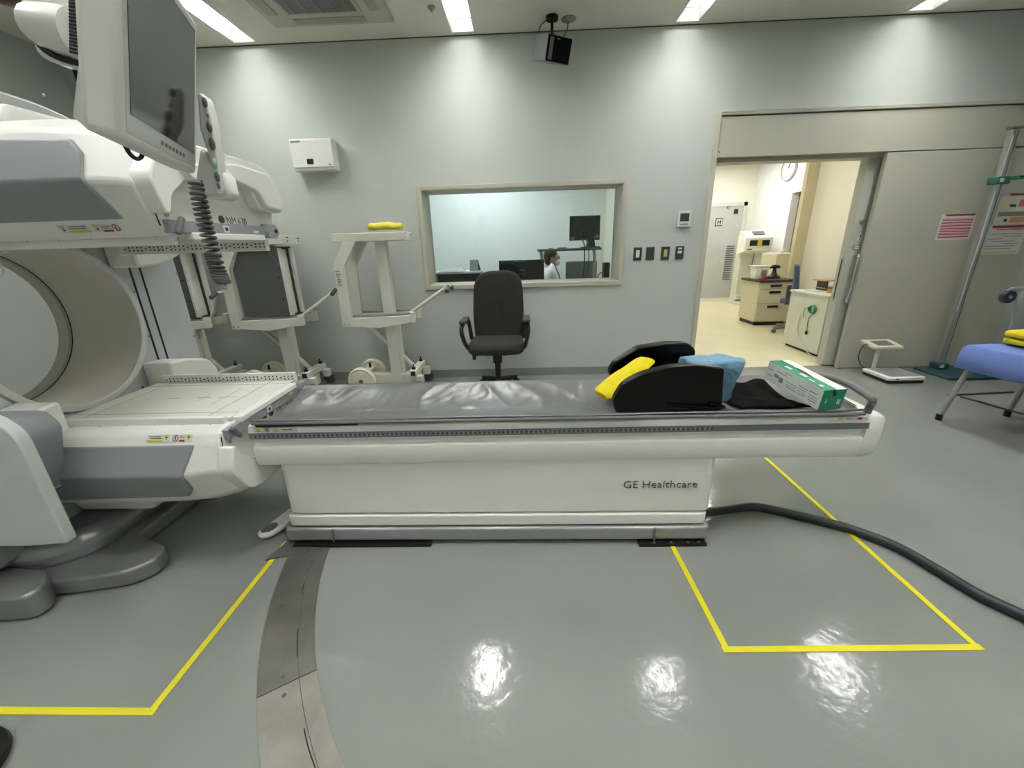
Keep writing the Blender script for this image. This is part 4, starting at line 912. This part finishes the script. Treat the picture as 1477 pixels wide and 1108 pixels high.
# hose
hp_ = [(.84, 1.74, .075), (.905, 1.79, .05), (1.01, 1.83, .03), (1.12, 1.862, .023), (1.215, 1.872, .023), (1.331, 1.824, .023), (1.461, 1.754, .023), (1.574, 1.68, .023), (1.677, 1.568, .023), (1.728, 1.425, .023), (1.765, 1.295, .023), (1.83, 1.19, .023), (1.95, .98, .023), (2.1, .6, .023)]
tag(MB().tube(spline(hp_, 8), .0215, 12).build('floor_hose', M_cable), 'thick dark green hose snaking over the floor from the table', 'hose')
# dark rounded stand foot at the frame edge
sp3 = PZ(0, 1108, 0); sf = Vector((sp3.x-.135, sp3.y-.06, 0))
bn = thing('floor_stand', 'dark rounded foot of a stand on the floor by the yellow tape', 'stand', tuple(sf))
MB().lathe([(.15, 0), (.16, .012), (.155, .03), (.10, .055), (.02, .06)], sf, (0,0,1), 32).build('foot_dome', M_black, bn)
MB().cyl(sf+Vector((0, 0, .055)), sf+Vector((0, 0, .40)), .018).build('stand_tube', M_mid, bn)

# ================================================================== RIGHT SIDE: scale, stadiometer, posters, covered table
ws = thing('weighing_scale', 'white floor scale with a raised display on a short post', 'scale', (3.65, 3.96, 0))
wp = rounded([(3.49, 3.80), (3.83, 3.80), (3.83, 4.12), (3.49, 4.12)], .02)
MB().prism(wp, 'z', .002, .03).build('rubber_base', M_black, ws, bevel=.006); MB().prism(rounded([(3.485, 3.795), (3.835, 3.795), (3.835, 4.125), (3.485, 4.125)], .02), 'z', .03, .065).build('scale_body', M_white2, ws, bevel=.008)
MB().prism(rounded([(3.52, 3.82), (3.815, 3.82), (3.815, 4.11), (3.52, 4.11)], .01), 'z', .065, .068).build('tread_plate', M_silver, ws)
MB().box(3.55, 3.58, 3.793, 3.796, .044, .052).build('badge', M_text, ws)
MB().cyl((3.63, 4.16, .03), (3.63, 4.16, .28), .019).build('post', M_label, ws); MB().box(3.60, 3.66, 4.10, 4.19, .015, .035).build('post_foot', M_label, ws)
ds = MB().add([(3.50, 4.06, .275), (3.79, 4.06, .275), (3.79, 4.25, .305), (3.50, 4.25, .305), (3.50, 4.06, .30), (3.79, 4.06, .30), (3.79, 4.25, .335), (3.50, 4.25, .335)], [(0,3,2,1), (4,5,6,7), (0,1,5,4), (1,2,6,5), (2,3,7,6), (3,0,4,7)]).build('display_head', mat('cream_plastic', 'd9d3b8', .45), ws, bevel=.006)
MB().add([(3.56, 4.09, .3062), (3.73, 4.09, .3062), (3.73, 4.21, .3285), (3.56, 4.21, .3285)], [(0,1,2,3)]).build('display_window', M_mid, ds)
MB().tube(spline([(3.50, 4.14, .30), (3.465, 4.14, .31), (3.44, 4.15, .24), (3.45, 4.15, .15), (3.50, 4.16, .08), (3.57, 4.17, .04), (3.62, 4.17, .035)], 6), .004, 6).build('signal_cable', M_black, ws)
sd = thing('stadiometer', 'tall aluminium height gauge with teal base beside the posters', 'height gauge', (4.3, 4.15, 0))
MB().prism(rounded([(4.12, 3.86), (4.62, 3.86), (4.62, 4.27), (4.12, 4.27)], .03), 'z', .0, .028).build('base_plate', M_tealbase, sd, bevel=.01)
MB().box(4.25, 4.37, 4.13, 4.23, .028, .09).build('column_foot', M_tealbase, sd, bevel=.012); MB().box(4.27, 4.31, 4.128, 4.131, .045, .08).build('foot_label', M_label, sd)
cl = MB().box(4.275, 4.345, 4.16, 4.20, .09, 2.20).build('column', M_alu, sd, bevel=.004); MB().box(4.288, 4.300, 4.157, 4.161, .62, 2.15).build('measuring_tape', M_label, cl); MB().box(4.325, 4.333, 4.1585, 4.161, .1, 2.19).build('column_groove', M_mid, cl)
MB().box(4.265, 4.355, 4.15, 4.21, 2.20, 2.215).build('top_cap', M_mid, sd)
hp2 = MB().box(4.24, 4.36, 4.12, 4.215, 1.76, 1.82).add([(4.36, 4.14, 1.79), (4.62, 3.98, 1.80), (4.64, 4.04, 1.80), (4.37, 4.2, 1.79), (4.36, 4.14, 1.82), (4.62, 3.98, 1.83), (4.64, 4.04, 1.83), (4.37, 4.2, 1.82)], [(0,3,2,1), (4,5,6,7), (0,1,5,4), (1,2,6,5), (2,3,7,6), (3,0,4,7)]).build('head_slider', M_tealplastic, sd, bevel=.008)
MB().box(4.262, 4.295, 4.1185, 4.1205, 1.775, 1.805).build('slider_window', M_label, hp2); MB().box(4.36, 4.55, 4.05, 4.06, 1.80, 1.81).build('slider_slot', M_dark, hp2)
# posters on the pocket panel
def poster(x0, x1, z0, z1, label, fn):
    t = thing('poster', label, 'poster', ((x0+x1)/2, D-.006, z0)); MB().box(x0, x1, D-.0065, D-.0045, z0, z1).build('sheet', M_label, t)
    def rc(nm, m_, a, b, c_, d_): MB().box(x0+(x1-x0)*a, x0+(x1-x0)*b, D-.0072, D-.0064, z0+(z1-z0)*c_, z0+(z1-z0)*d_).build(nm, m_, t)
    fn(rc)
def pA(rc):
    rc('title_bar', M_red, .12, .97, .93, 1.0)
    for k in range(7): rc('band', M_red, .05, .95, .08+k*.112, .115+k*.112); rc('pale_band', M_pink, .05, .95, .115+k*.112, .165+k*.112)
poster(4.035, 4.355, 1.295, 1.525, 'small poster of dark red and pink stripes on the door panel', pA)
def pB(rc):
    rc('title_bar', M_red, .15, .97, .92, 1.0); rc('subtitle_bar', M_pink, .25, .95, .84, .90); rc('subtitle_print', M_textgrey, .28, .94, .855, .885)
    for k, (a, b) in enumerate(((.2, .9), (.5, .95), (.15, .5), (.25, .8), (.55, .9), (.1, .85), (.1, .75))): rc('text_line', M_textgrey, a, b, .70-k*.085, .72-k*.085)
    rc('footer_line', M_warn, .08, .95, .05, .09)
poster(4.485, 4.87, 1.145, 1.408, 'white notice of dark text lines under a dark red heading', pB)
def pC(rc):
    rc('title_bar', M_red, .2, 1.0, .94, 1.0); rc('red_block', mat('print_coral', 'c46a6a', .6), .5, 1.0, .58, .80); rc('cream_block', mat('print_cream', 'd8d2b0', .6), .05, .45, .5, .85); rc('olive_band', mat('print_olive', '8f917c', .6), .05, 1.0, .28, .42); rc('tan_block', M_orange, .4, 1.0, .06, .24); rc('dark_print', M_text, .28, .45, .58, .66); rc('dark_print', M_text, .25, .33, .1, .2)
poster(4.535, 4.90, 1.415, 1.69, 'patchwork poster with red and olive blocks above the text notice', pC)
# covered folding table at the right edge
ft = thing('folding_table', 'low folding table with grey steel legs under a periwinkle cloth', 'table', (3.5, 2.6, 0))
tz = .605
def ftp(u, v, z): o = Vector((3.17, 2.95, z)); return o+Vector((.12, -.993, 0))*u+Vector((.997, .08, 0))*v   # u toward the camera, v to the right
ctop = MB().obox(ftp(.03, .03, tz-.065), Vector((.12, -.993, 0))*.99, Vector((.997, .08, 0))*.54, (0, 0, .03)).build('table_top', M_mid, ft)
for (u, v) in ((.05, .05), (.05, .55), (.95, .05), (.95, .55)):
    l0 = ftp(u+(.02 if u < .5 else -.02), v, tz-.03); l1 = ftp(u+(-.07 if u < .5 else .07), v-(.03 if v < .3 else -.03), .02)
    lg = MB().cyl(l0, l1, .017, seg=12).build('leg', M_silver, ft); MB().cyl(l1-Vector((0,0,.02)), l1+Vector((0,0,.03)), .021, seg=12).build('rubber_foot', M_black, lg)
MB().cyl(ftp(-.02, .04, .20), ftp(-.02, .56, .20), .009, seg=8).cyl(ftp(1.0, .04, .20), ftp(1.0, .56, .20), .009, seg=8).cyl(ftp(-.01, .12, .19), ftp(.35, .45, .10), .007, seg=8).cyl(ftp(.35, .45, .1), ftp(.98, .45, .2), .007, seg=8).build('cross_brace', mat('brace_brown', '5c5650', .45, .4), ft)
V = []; F = []; pr_ = [(-.008, -.17), (-.004, -.10), (0, -.02), (.012, 0), (.30, .002), (.588, 0), (.60, -.02), (.604, -.10), (.608, -.17)]
tcl = thing('tablecloth', 'periwinkle blue cloth draped over the low folding table', 'tablecloth', tuple(ftp(.5, .3, tz)))
nu = 24
us = [-.012]+[1.05*i/nu for i in range(nu+1)]+[1.062]
# top and hanging skirts as one shell
def drop(u, v): 
    return 0
gx = [(-.012, -.17), (-.008, -.09), (-.002, -.02), (.012, 0)]+[(.012+1.026*i/16, 0) for i in range(1, 16)]+[(1.038, 0), (1.052, -.02), (1.058, -.09), (1.062, -.17)]
gy = [(-.012, -.17), (-.008, -.09), (-.002, -.02), (.012, 0)]+[(.012+.576*i/10, 0) for i in range(1, 10)]+[(.588, 0), (.602, -.02), (.608, -.09), (.612, -.17)]
for (u, du) in gx:
    for (v, dv) in gy:
        dz = min(du, dv) if (du and dv) else du+dv; k = .006*noise.noise(Vector((u*6, v*6, dz*9))); p = ftp(u+k, v+k, tz-.006+dz+.004*noise.noise(Vector((u*9, v*9, 0)))); V.append(p)
m_ = len(gy)
for i in range(len(gx)-1):
    for j in range(m_-1): F.append((i*m_+j, i*m_+j+1, (i+1)*m_+j+1, (i+1)*m_+j))
o = MB().add(V, F).build('cloth', M_tablecloth, tcl, ang=50); so = o.modifiers.new('solid', 'SOLIDIFY'); so.thickness = .004; so.offset = 1
# folded yellow towels
def folded(z0, z1, u0, u1, v0, v1, label, seed):
    rows = []
    for i in range(9):
        u = u0+(u1-u0)*i/8; ring_ = []
        for k in range(20):
            a = 2*PI*k/20; ca, sa = math.cos(a), math.sin(a); ex = math.copysign(abs(ca)**.35, ca); ez = math.copysign(abs(sa)**.6, sa)
            ring_.append(ftp(u, (v0+v1)/2+(v1-v0)/2*ex, (z0+z1)/2+(z1-z0)/2*ez))
        rows.append(ring_)
    cloth_loft(rows, M_towel, 'folded_towel', label, 'towel', None, seed, .005, 18, 'folded yellow towels on the covered table')
folded(tz+.002, tz+.052, .03, .34, .21, .52, 'folded yellow towel at the bottom of the stack on the blue cloth', 2)
folded(tz+.055, tz+.105, .04, .33, .195, .51, 'folded yellow towel on top of the stack on the blue cloth', 9)
# stretcher end standing behind the covered table
sr = thing('stretcher', 'grey tubular stretcher with a black round knob behind the covered table', 'stretcher', (4.9, 3.5, 0))
q0 = PY(1469, 418, 3.2); q1 = PY(1461, 480, 3.2)
MB().tube(spline([(q1.x-.02, 3.2, .50), (q1.x, 3.2, q1.z), (q0.x-.012, 3.2, q0.z-.03), (q0.x+.01, 3.2, q0.z), (q0.x+.06, 3.2, q0.z+.01), (5.4, 3.2, q0.z+.01)], 5), .013, 10).build('end_frame', M_silver, sr)
MB().box(q0.x+.055, 5.4, 3.205, 3.225, .62, q0.z-.02).build('end_panel', M_silver, sr, bevel=.006)
MB().box(4.85, 5.4, 3.24, 4.0, .50, .55).build('bed_deck', M_lead, sr, bevel=.01)
MB().box(q1.x+.02, 5.4, 3.19, 3.24, .50, .54).build('end_rail', M_silver, sr, bevel=.004)
for xx in (4.9, 5.35):
    for yy in (3.28, 3.95): MB().cyl((xx, yy, .0), (xx, yy, .5), .018).build('leg', M_silver, sr)
kb = PY(1453, 428, 3.19); MB().lathe([(.012, -.02), (.045, -.02), (.05, 0), (.045, .018), (.014, .018)], (kb.x, 3.19, kb.z), (0, 1, 0), 24).build('knob', M_navy, sr); MB().cyl((kb.x, 3.165, kb.z), (kb.x, 3.172, kb.z), .012).cyl((kb.x, 3.19, kb.z), (q0.x, 3.2, .94), .010).build('knob_pin', M_steel, sr)

# ================================================================== CORRIDOR FURNITURE
dc = thing('drawer_cabinet', 'beige three-drawer desk cabinet with a dark top in the corridor', 'cabinet', (4.0, 6.98, 0))
MB().box(3.76, 4.28, 6.74, 7.24, .06, .69).build('body', M_beige, dc, bevel=.004); MB().box(3.735, 4.30, 6.70, 7.27, .69, .725).build('desktop', M_brown, dc, bevel=.004); MB().box(3.78, 4.26, 6.76, 7.22, 0, .06).build('plinth', M_black, dc)
for z0, z1 in ((.585, .68), (.36, .578), (.07, .353)):
    dr = MB().box(3.768, 4.272, 6.722, 6.74, z0, z1).build('drawer', M_beige, dc, bevel=.003); MB().box(3.93, 4.10, 6.712, 6.723, z1-.065, z1-.028).build('recessed_handle', M_black, dr)
bn2 = thing('sharps_bin', 'white plastic sharps bin with a label on the dark desktop', 'bin', (3.87, 6.98, .725)); MB().add([(3.77, 6.90, .725), (3.95, 6.90, .725), (3.95, 7.06, .725), (3.77, 7.06, .725), (3.75, 6.88, .915), (3.97, 6.88, .915), (3.97, 7.08, .915), (3.75, 7.08, .915)], [(0,3,2,1), (4,5,6,7), (0,1,5,4), (1,2,6,5), (2,3,7,6), (3,0,4,7)]).build('tub', M_white, bn2, bevel=.01); MB().box(3.74, 3.98, 6.87, 7.09, .915, .935).build('lid', M_white2, bn2, bevel=.006); MB().box(3.84, 3.93, 6.885, 6.895, .78, .87).build('label', M_textgrey, bn2)
sp4 = thing('desktop_device', 'black desktop device with an upright handle on the desk cabinet', 'device', (4.1, 6.98, .725)); MB().lathe([(.10, 0), (.095, .03), (.05, .06), (.03, .10), (.028, .16), (.03, .18)], (4.1, 6.98, .726), (0, 0, 1), 16).build('device_body', M_black, sp4); MB().tube([(4.02, 6.98, .905), (4.1, 6.98, .915), (4.17, 6.98, .90)], .026, 8).build('device_handle', M_black, sp4)
tag(MB().lathe([(.035, 0), (.045, .045), (.04, .05), (.03, .01)], (3.86, 6.80, .726), (0, 0, 1), 16).build('red_cup', mat('red_plastic', 'b83345', .4)), 'small red cup on the corner of the dark desktop', 'cup')
sc_ = thing('side_cabinet', 'plain beige steel cabinet standing behind the desk cabinet', 'cabinet', (4.6, 7.7, 0)); MB().box(4.40, 4.78, 7.45, 7.95, 0, 1.09).build('body', M_beige, sc_, bevel=.005); MB().box(4.388, 4.40, 7.47, 7.93, .05, 1.07).build('side_door', M_beige, sc_, bevel=.003)
tag(MB().lathe([(.02, 0), (.035, .02), (.03, .05), (.012, .07)], (4.58, 7.65, 1.0915), (0,0,1), 12).build('small_jar', M_label), 'small pale jar on the plain beige cabinet', 'jar')
hf = thing('radiation_monitor', 'white hand and foot radiation monitor with yellow and black hand slots', 'radiation monitor', (4.85, 9.2, 0))
MB().box(4.64, 5.10, 9.18, 9.42, .0, 1.40).build('column', M_cabwhite, hf, bevel=.01); MB().box(4.60, 5.14, 8.88, 9.42, .0, .06).build('foot_plate', M_cabwhite, hf, bevel=.006); MB().box(4.62, 5.12, 9.1, 9.18, .1, .18).build('foot_ledge', M_label, hf)
hh = MB().prism([(8.90, 1.10), (9.2, 1.03), (9.2, 1.50), (9.05, 1.48), (8.90, 1.36)], 'x', 4.55, 5.10).build('hand_unit', M_white2, hf, bevel=.008)
MB().use(M_black).box(4.64, 5.03, 8.892, 8.9, 1.20, 1.31).use(M_warn).box(4.79, 4.88, 8.889, 8.893, 1.195, 1.315).use(M_text).box(4.60, 4.70, 8.893, 8.9, 1.125, 1.145).build('hand_slots', None, hh)
MB().add([(4.72, 8.955, 1.407), (4.95, 8.955, 1.407), (4.95, 9.045, 1.479), (4.72, 9.045, 1.479), (4.72, 8.95, 1.415), (4.95, 8.95, 1.415), (4.95, 9.04, 1.487), (4.72, 9.04, 1.487)], [(0,3,2,1), (4,5,6,7), (0,1,5,4), (1,2,6,5), (2,3,7,6), (3,0,4,7)]).build('display', M_mid, hh)
MB().tube([(4.9, 9.15, 1.05), (4.88, 9.14, .85), (4.86, 9.16, .7)], .008, 6).build('cable', M_mid, hf)
# blue office chair
bc = thing('task_chair', 'blue fabric task chair seen from the side behind the white cabinet', 'chair', (3.92, 6.15, 0))
bd_ = Vector((.50, .866, 0)); bp_ = Vector((.866, -.5, 0))
slab(MB(), [Vector((3.76, 5.98, 0))+bp_*a+Vector((0, 0, b)) for a, b in rounded([(.03, .50), (.10, .50), (.115, .70), (.075, .985), (.02, .985), (.045, .72)], .02)], bd_*.36).build('backrest', M_bluefab, bc, bevel=.015)
MB().prism(rounded([(3.87, 5.93), (4.3, 5.93), (4.3, 6.37), (3.87, 6.37)], .08), 'z', .42, .50).build('seat', M_bluefab, bc, bevel=.02)
MB().bar((3.87, 6.15, .42), (3.86, 6.15, .70), .06, .02, (0,1,0)).build('back_bracket', M_mid, bc); MB().cyl((4.02, 6.15, .08), (4.02, 6.15, .42), .025).build('column', M_mid, bc)
for k in range(5):
    a = PI+2*PI*k/5; ex, ey = 4.02+.27*math.cos(a), 6.15+.27*math.sin(a); lg = MB().tube([(4.02, 6.15, .10), (ex, ey, .075)], [.028, .02], 8).build('base_leg', M_mid, bc); MB().cyl((ex, ey-.02, .03), (ex, ey+.02, .03), .029, seg=12).build('caster', M_mid, lg)
# white cabinet with green cord
wc = thing('white_cabinet', 'low off-white steel cabinet just inside the corridor door', 'cabinet', (3.8, 5.1, 0))
MB().box(3.47, 4.15, 4.78, 5.46, .03, .695).build('body', M_cabwhite, wc, bevel=.004); MB().box(3.455, 4.16, 4.765, 5.475, .695, .72).build('top', M_cabwhite, wc, bevel=.004); MB().box(3.50, 4.12, 4.81, 5.43, 0, .03).build('plinth', M_black, wc)
gc = thing('green_cord', 'coiled green cord hanging on the white cabinet side', 'cord', (3.46, 5.0, .5))
cc = MB()
for k in range(4):
    cc.tube([(3.462-.004*k, 4.98+(.045+.004*k)*math.cos(2*PI*i/20)+.006*k, .535+(.05-.003*k)*math.sin(2*PI*i/20)) for i in range(20)], .006, 6, closed=True)
cc.tube(spline([(3.46, 4.98, .49), (3.458, 5.02, .43), (3.46, 5.03, .36), (3.458, 5.01, .26)], 6), .004, 6).tube(spline([(3.458, 5.02, .56), (3.455, 5.11, .53), (3.458, 5.13, .47), (3.458, 5.11, .42)], 6), .004, 6); cc.build('coil', M_greencord, gc)
MB().cyl((3.452, 5.01, .27), (3.452, 5.01, .23), .013).build('plug', M_black, gc); MB().cyl((3.4692, 4.98, .56), (3.44, 4.98, .56), .006).build('hook', M_label, gc)
tag(MB().tube(spline([(3.462, 5.19, .44), (3.46, 5.19, .25), (3.458, 5.10, .12), (3.455, 4.95, .04), (3.45, 4.85, .012)], 8), .005, 6).build('white_cable', M_label), 'thin white cable hanging down the white cabinet side', 'cable')
tr = thing('desk_tray', 'tan wooden two-tier tray on the white cabinet', 'tray', (3.85, 5.3, .72)); MB().box(3.68, 4.0, 5.2, 5.42, .835, .85).build('upper_board', M_wood, tr, bevel=.003); MB().box(3.72, 3.98, 5.22, 5.4, .74, .755).build('lower_board', M_wood, tr, bevel=.003); MB().box(3.97, 4.0, 5.2, 5.42, .72, .90).build('side_panel', M_black, tr); MB().box(3.73, 3.745, 5.22, 5.4, .72, .84).build('side_panel', M_black, tr)
for nm, lab, m_, x, y, r in (('tape_roll', 'orange tape roll lying on the white cabinet', mat('orange_roll', 'd9a054', .5), 3.64, 5.02, .035), ('tape_roll', 'dark red tape roll lying on the white cabinet', mat('crimson_roll', 'b0283c', .5), 3.74, 5.04, .035), ('tape_roll', 'black tape roll lying on the white cabinet', M_black, 3.72, 4.92, .035)):
    tag(MB().lathe([(r*.5, 0), (r, 0), (r, .035), (r*.5, .035)], (x, y, .7205), (0,0,1), 18).build(nm, m_), lab, 'tape', 'tape rolls on the white cabinet')
tag(MB().box(3.56, 3.66, 5.15, 5.36, .7205, .727).build('notepad', M_label), 'white notepad on the white cabinet', 'notepad')

# ================================================================== CONTROL ROOM FURNITURE
cd = thing('control_desk', 'long grey control desk behind the window', 'desk', (-.1, 5.2, 0)); MB().box(-1.5, 1.25, 4.80, 5.55, .70, .73).build('desktop', M_silver, cd, bevel=.004)
for x in (-1.45, 0, 1.2): MB().box(x-.02, x+.02, 4.85, 5.5, 0, .70).build('desk_panel', M_mid, cd)
sh_ = thing('desk_shelf', 'black open desktop shelf with a white top in the control room', 'shelf', (-.8, 5.2, .73)); MB().box(-1.08, -.50, 5.02, 5.4, 1.065, 1.085).build('shelf_top', M_label, sh_, bevel=.002); MB().box(-1.08, -1.06, 5.02, 5.4, .73, 1.065).build('side_panel', M_label, sh_); MB().box(-.53, -.50, 5.02, 5.4, .73, 1.065).build('side_panel', M_black, sh_); MB().box(-1.06, -.53, 5.3, 5.4, .73, 1.065).build('back_panel', M_black, sh_)
tag(MB().box(-.99, -.70, 4.97, 5.25, 1.086, 1.094).build('paper_stack', M_white2), 'stack of white papers overhanging the control room shelf', 'paper')
dv = thing('document_sheaf', 'crumpled document sheaf on the papers behind the window', 'paper', (-.85, 5.2, 1.095)); MB().add([(-1.0, 5.05, 1.095), (-.75, 5.03, 1.097), (-.72, 5.25, 1.12), (-.97, 5.28, 1.11), (-.86, 5.15, 1.13)], [(0,1,4), (1,2,4), (2,3,4), (3,0,4), (0,3,2,1)]).build('loose_sheet', mat('sheet_print', 'b9c2cc', .6), dv)
cb = thing('calendar_stand', 'grey and white desk calendar standing on the control room shelf', 'calendar', (-.6, 5.2, 1.086)); MB().add([(-.64, 5.17, 1.0855), (-.53, 5.17, 1.0855), (-.53, 5.24, 1.0855), (-.64, 5.24, 1.0855), (-.635, 5.20, 1.215), (-.535, 5.20, 1.215)], [(0,1,5,4), (2,3,4,5), (1,2,5), (3,0,4), (0,3,2,1)]).build('page_block', mat('calendar_grey', 'b4b7bb', .5), cb, bevel=.002); MB().add([(-.53, 5.165, 1.0865), (-.505, 5.20, 1.0865), (-.535, 5.195, 1.22)], [(0,1,2)]).build('dark_edge', M_black, cb)
dm = thing('desk_monitor', 'black wide monitor with its back to the window', 'monitor', (0, 5.2, .73)); MB().box(-.28, .27, 5.18, 5.22, .87, 1.195).build('monitor_case', M_black, dm, bevel=.006); MB().box(-.10, .06, 5.155, 5.18, .95, 1.185).build('rear_bulge', M_black, dm, bevel=.01); MB().cyl((0, 5.2, .74), (0, 5.2, .9), .025).box(-.12, .12, 5.1, 5.3, .73, .745).build('stand', M_black, dm); MB().box(-.03, .03, 5.152, 5.156, 1.07, 1.085).box(-.05, .05, 5.152, 5.156, 1.03, 1.034).build('rear_mark', M_mid, dm)
ob = thing('monitor_cart', 'overbed style stand with grey top and bent beige legs in the control room', 'stand', (.63, 5.8, 0)); MB().box(.215, 1.04, 5.62, 5.98, 1.275, 1.305).build('top_board', M_mid, ob, bevel=.004)
for x in (.27, .98): MB().tube(spline([(x-.03, 5.8, 1.275), (x, 5.8, 1.2), (x, 5.8, .5), (x, 5.8, .04)], 5), .022, 10).build('leg', M_frame, ob); MB().box(x-.03, x+.03, 5.55, 6.05, .0, .04).build('foot_bar', M_frame, ob)
pm = thing('stand_monitor', 'black square monitor seen from behind on the overbed stand', 'monitor', (.85, 5.8, 1.305)); MB().box(.64, 1.04, 5.79, 5.83, 1.40, 1.705).build('monitor_case', M_black, pm, bevel=.006); MB().box(.78, .90, 5.76, 5.79, 1.40, 1.52).build('rear_housing', M_black, pm, bevel=.008)
MB().prism([(.86, 1.32), (.98, 1.32), (.95, 1.46), (.88, 1.46)], 'y', 5.75, 5.79).box(.80, 1.03, 5.68, 5.88, 1.3055, 1.32).build('stand', M_black, pm); MB().box(.655, .71, 5.786, 5.79, 1.41, 1.445).box(.97, 1.03, 5.786, 5.79, 1.42, 1.465).build('rear_label', M_mid, pm)
MB().tube(spline([(.80, 5.75, 1.42), (.81, 5.66, 1.37), (.815, 5.595, 1.30), (.815, 5.59, 1.1), (.80, 5.59, .9), (.82, 5.59, .6)], 6), .008, 6).tube(spline([(.84, 5.75, 1.42), (.865, 5.66, 1.37), (.87, 5.595, 1.30), (.86, 5.59, 1.0), (.76, 5.59, .8)], 6), .006, 6).build('cable', M_black, pm)
tag(MB().box(.48, .60, 5.70, 5.78, 1.3055, 1.318).build('small_device', M_black, None, bevel=.003), 'flat black device lying on the overbed stand', 'device')
ks = thing('desk_speaker', 'slim black speaker standing at the window corner', 'speaker', (1.05, 4.95, .73)); MB().box(.935, 1.0, 4.86, 4.98, .73, 1.15).build('speaker_case', M_black, ks, bevel=.004); MB().tube(spline([(.94, 4.92, 1.04), (.90, 4.92, 1.03), (.87, 4.92, .96), (.86, 4.92, .85)], 5), .005, 6).build('cable', M_black, ks)
vc = thing('visitor_chair', 'grey seat back standing beyond the overbed stand', 'chair', (.95, 6.7, 0)); MB().prism(rounded([(.68, .75), (1.16, .75), (1.16, 1.10), (.68, 1.10)], .03), 'y', 6.6, 6.65).build('backrest', M_lead, vc, bevel=.01); MB().box(.68, 1.16, 6.65, 7.05, .42, .48).build('seat', M_lead, vc, bevel=.01)
for x in (.71, 1.13):
    for y in (6.64, 7.0): MB().cyl((x, y, 0), (x, y, .75 if y < 6.8 else .42), .014, seg=8).build('leg', M_mid, vc)

# ------------------------------------------------------------------ seated person in profile (facing +X)
pe = thing('person', 'person in a white coat and face mask seated behind the control window', 'person', (.385, 6.22, 0))
po_ = ORG[pe.name]
def skin_mesh(name, verts, edges, radii, m_, parent, root=0, sub=2):
    me = bpy.data.meshes.new(name); me.from_pydata([tuple(Vector(v)-po_) for v in verts], edges, []); me.materials.append(m_)
    o = bpy.data.objects.new(name, me); COL.objects.link(o); o.parent = parent; ORG[o.name] = po_
    s = o.modifiers.new('skin', 'SKIN'); s.use_smooth_shade = True
    for i, r in enumerate(radii):
        sv_ = me.skin_vertices[0].data[i]; sv_.radius = r if isinstance(r, tuple) else (r, r); sv_.use_root = (i == root)
    q = o.modifiers.new('sub', 'SUBSURF'); q.levels = sub; q.render_levels = sub
    return o
X_, Y_ = .385, 6.22
bv = [(X_, Y_, .50), (X_, Y_, .70), (X_+.01, Y_, .90), (X_+.02, Y_, 1.0), (X_+.035, Y_, 1.06), (X_+.045, Y_, 1.11),
      (X_+.02, Y_-.17, .99), (X_+.05, Y_-.22, .76), (X_+.26, Y_-.15, .72), (X_+.02, Y_+.17, .99), (X_+.05, Y_+.22, .76), (X_+.26, Y_+.15, .72),
      (X_+.05, Y_-.09, .50), (X_+.42, Y_-.09, .50), (X_+.42, Y_-.09, .08), (X_+.54, Y_-.09, .05), (X_+.05, Y_+.09, .50), (X_+.42, Y_+.09, .50), (X_+.42, Y_+.09, .08), (X_+.54, Y_+.09, .05)]
be = [(0,1),(1,2),(2,3),(3,4),(4,5),(3,6),(6,7),(7,8),(3,9),(9,10),(10,11),(0,12),(12,13),(13,14),(14,15),(0,16),(16,17),(17,18),(18,19)]
brd = [.13, .12, .12, .09, .055, .055, .06, .045, .035, .06, .045, .035, .08, .065, .045, .04, .08, .065, .045, .04]
skin_mesh('body', bv, be, brd, M_skin, pe)
hd_ = MB(); Hc = Vector((.44, 6.22, 1.175))
hd_.ell(Hc, .098, .076, .115, 20, 14); hd_.ell(Hc+Vector((.055, 0, -.055)), .045, .055, .06, 14, 10); hd_.ell(Hc+Vector((.103, 0, -.012)), .016, .014, .026, 10, 8)
for s in (-1, 1): hd_.ell(Hc+Vector((-.01, s*.076, -.01)), .02, .01, .032, 10, 8)
hd_.build('head', M_skin, pe, ang=80)
hr = MB(); hr.ell(Hc+Vector((-.022, 0, .03)), .102, .086, .108, 20, 14); hr.ell(Hc+Vector((-.06, 0, -.03)), .055, .075, .075, 14, 10); hr.build('hair', M_hair, pe, ang=80)
for s in (-1, 1): MB().ell(Hc+Vector((.088, s*.03, .012)), .009, .012, .008, 10, 8).build('eye', M_dark, pe)
MB().ell(Hc+Vector((.070, 0, -.062)), .050, .062, .052, 16, 10).build('face_mask', M_coat, pe, ang=80)
gl = MB()
for s in (-1, 1): gl.tube([Hc+Vector((.108, s*.033+.024*math.cos(2*PI*i/16), .012+.018*math.sin(2*PI*i/16))) for i in range(16)], .0028, 6, closed=True); gl.tube([Hc+Vector((.106, s*.057, .016)), Hc+Vector((-.01, s*.082, .016))], .0025, 6)
gl.tube([Hc+Vector((.11, -.01, .012)), Hc+Vector((.11, .01, .012))], .0025, 6); gl.build('glasses', M_silver, pe)
cvs = bv[:12]; cvs[5] = (X_+.03, Y_, 1.045); crd = [.155, .15, .145, .115, .075, .07, .08, .065, .055, .08, .065, .055]
skin_mesh('white_coat', cvs, [e for e in be if e[0] < 12 and e[1] < 12], crd, M_coat, pe)
MB().tube(spline([(X_+.10, Y_-.05, 1.06), (X_+.13, Y_-.10, .98), (X_+.16, Y_-.09, .90), (X_+.175, Y_-.07, .82)], 6), .009, 6).build('lanyard', M_red, pe)
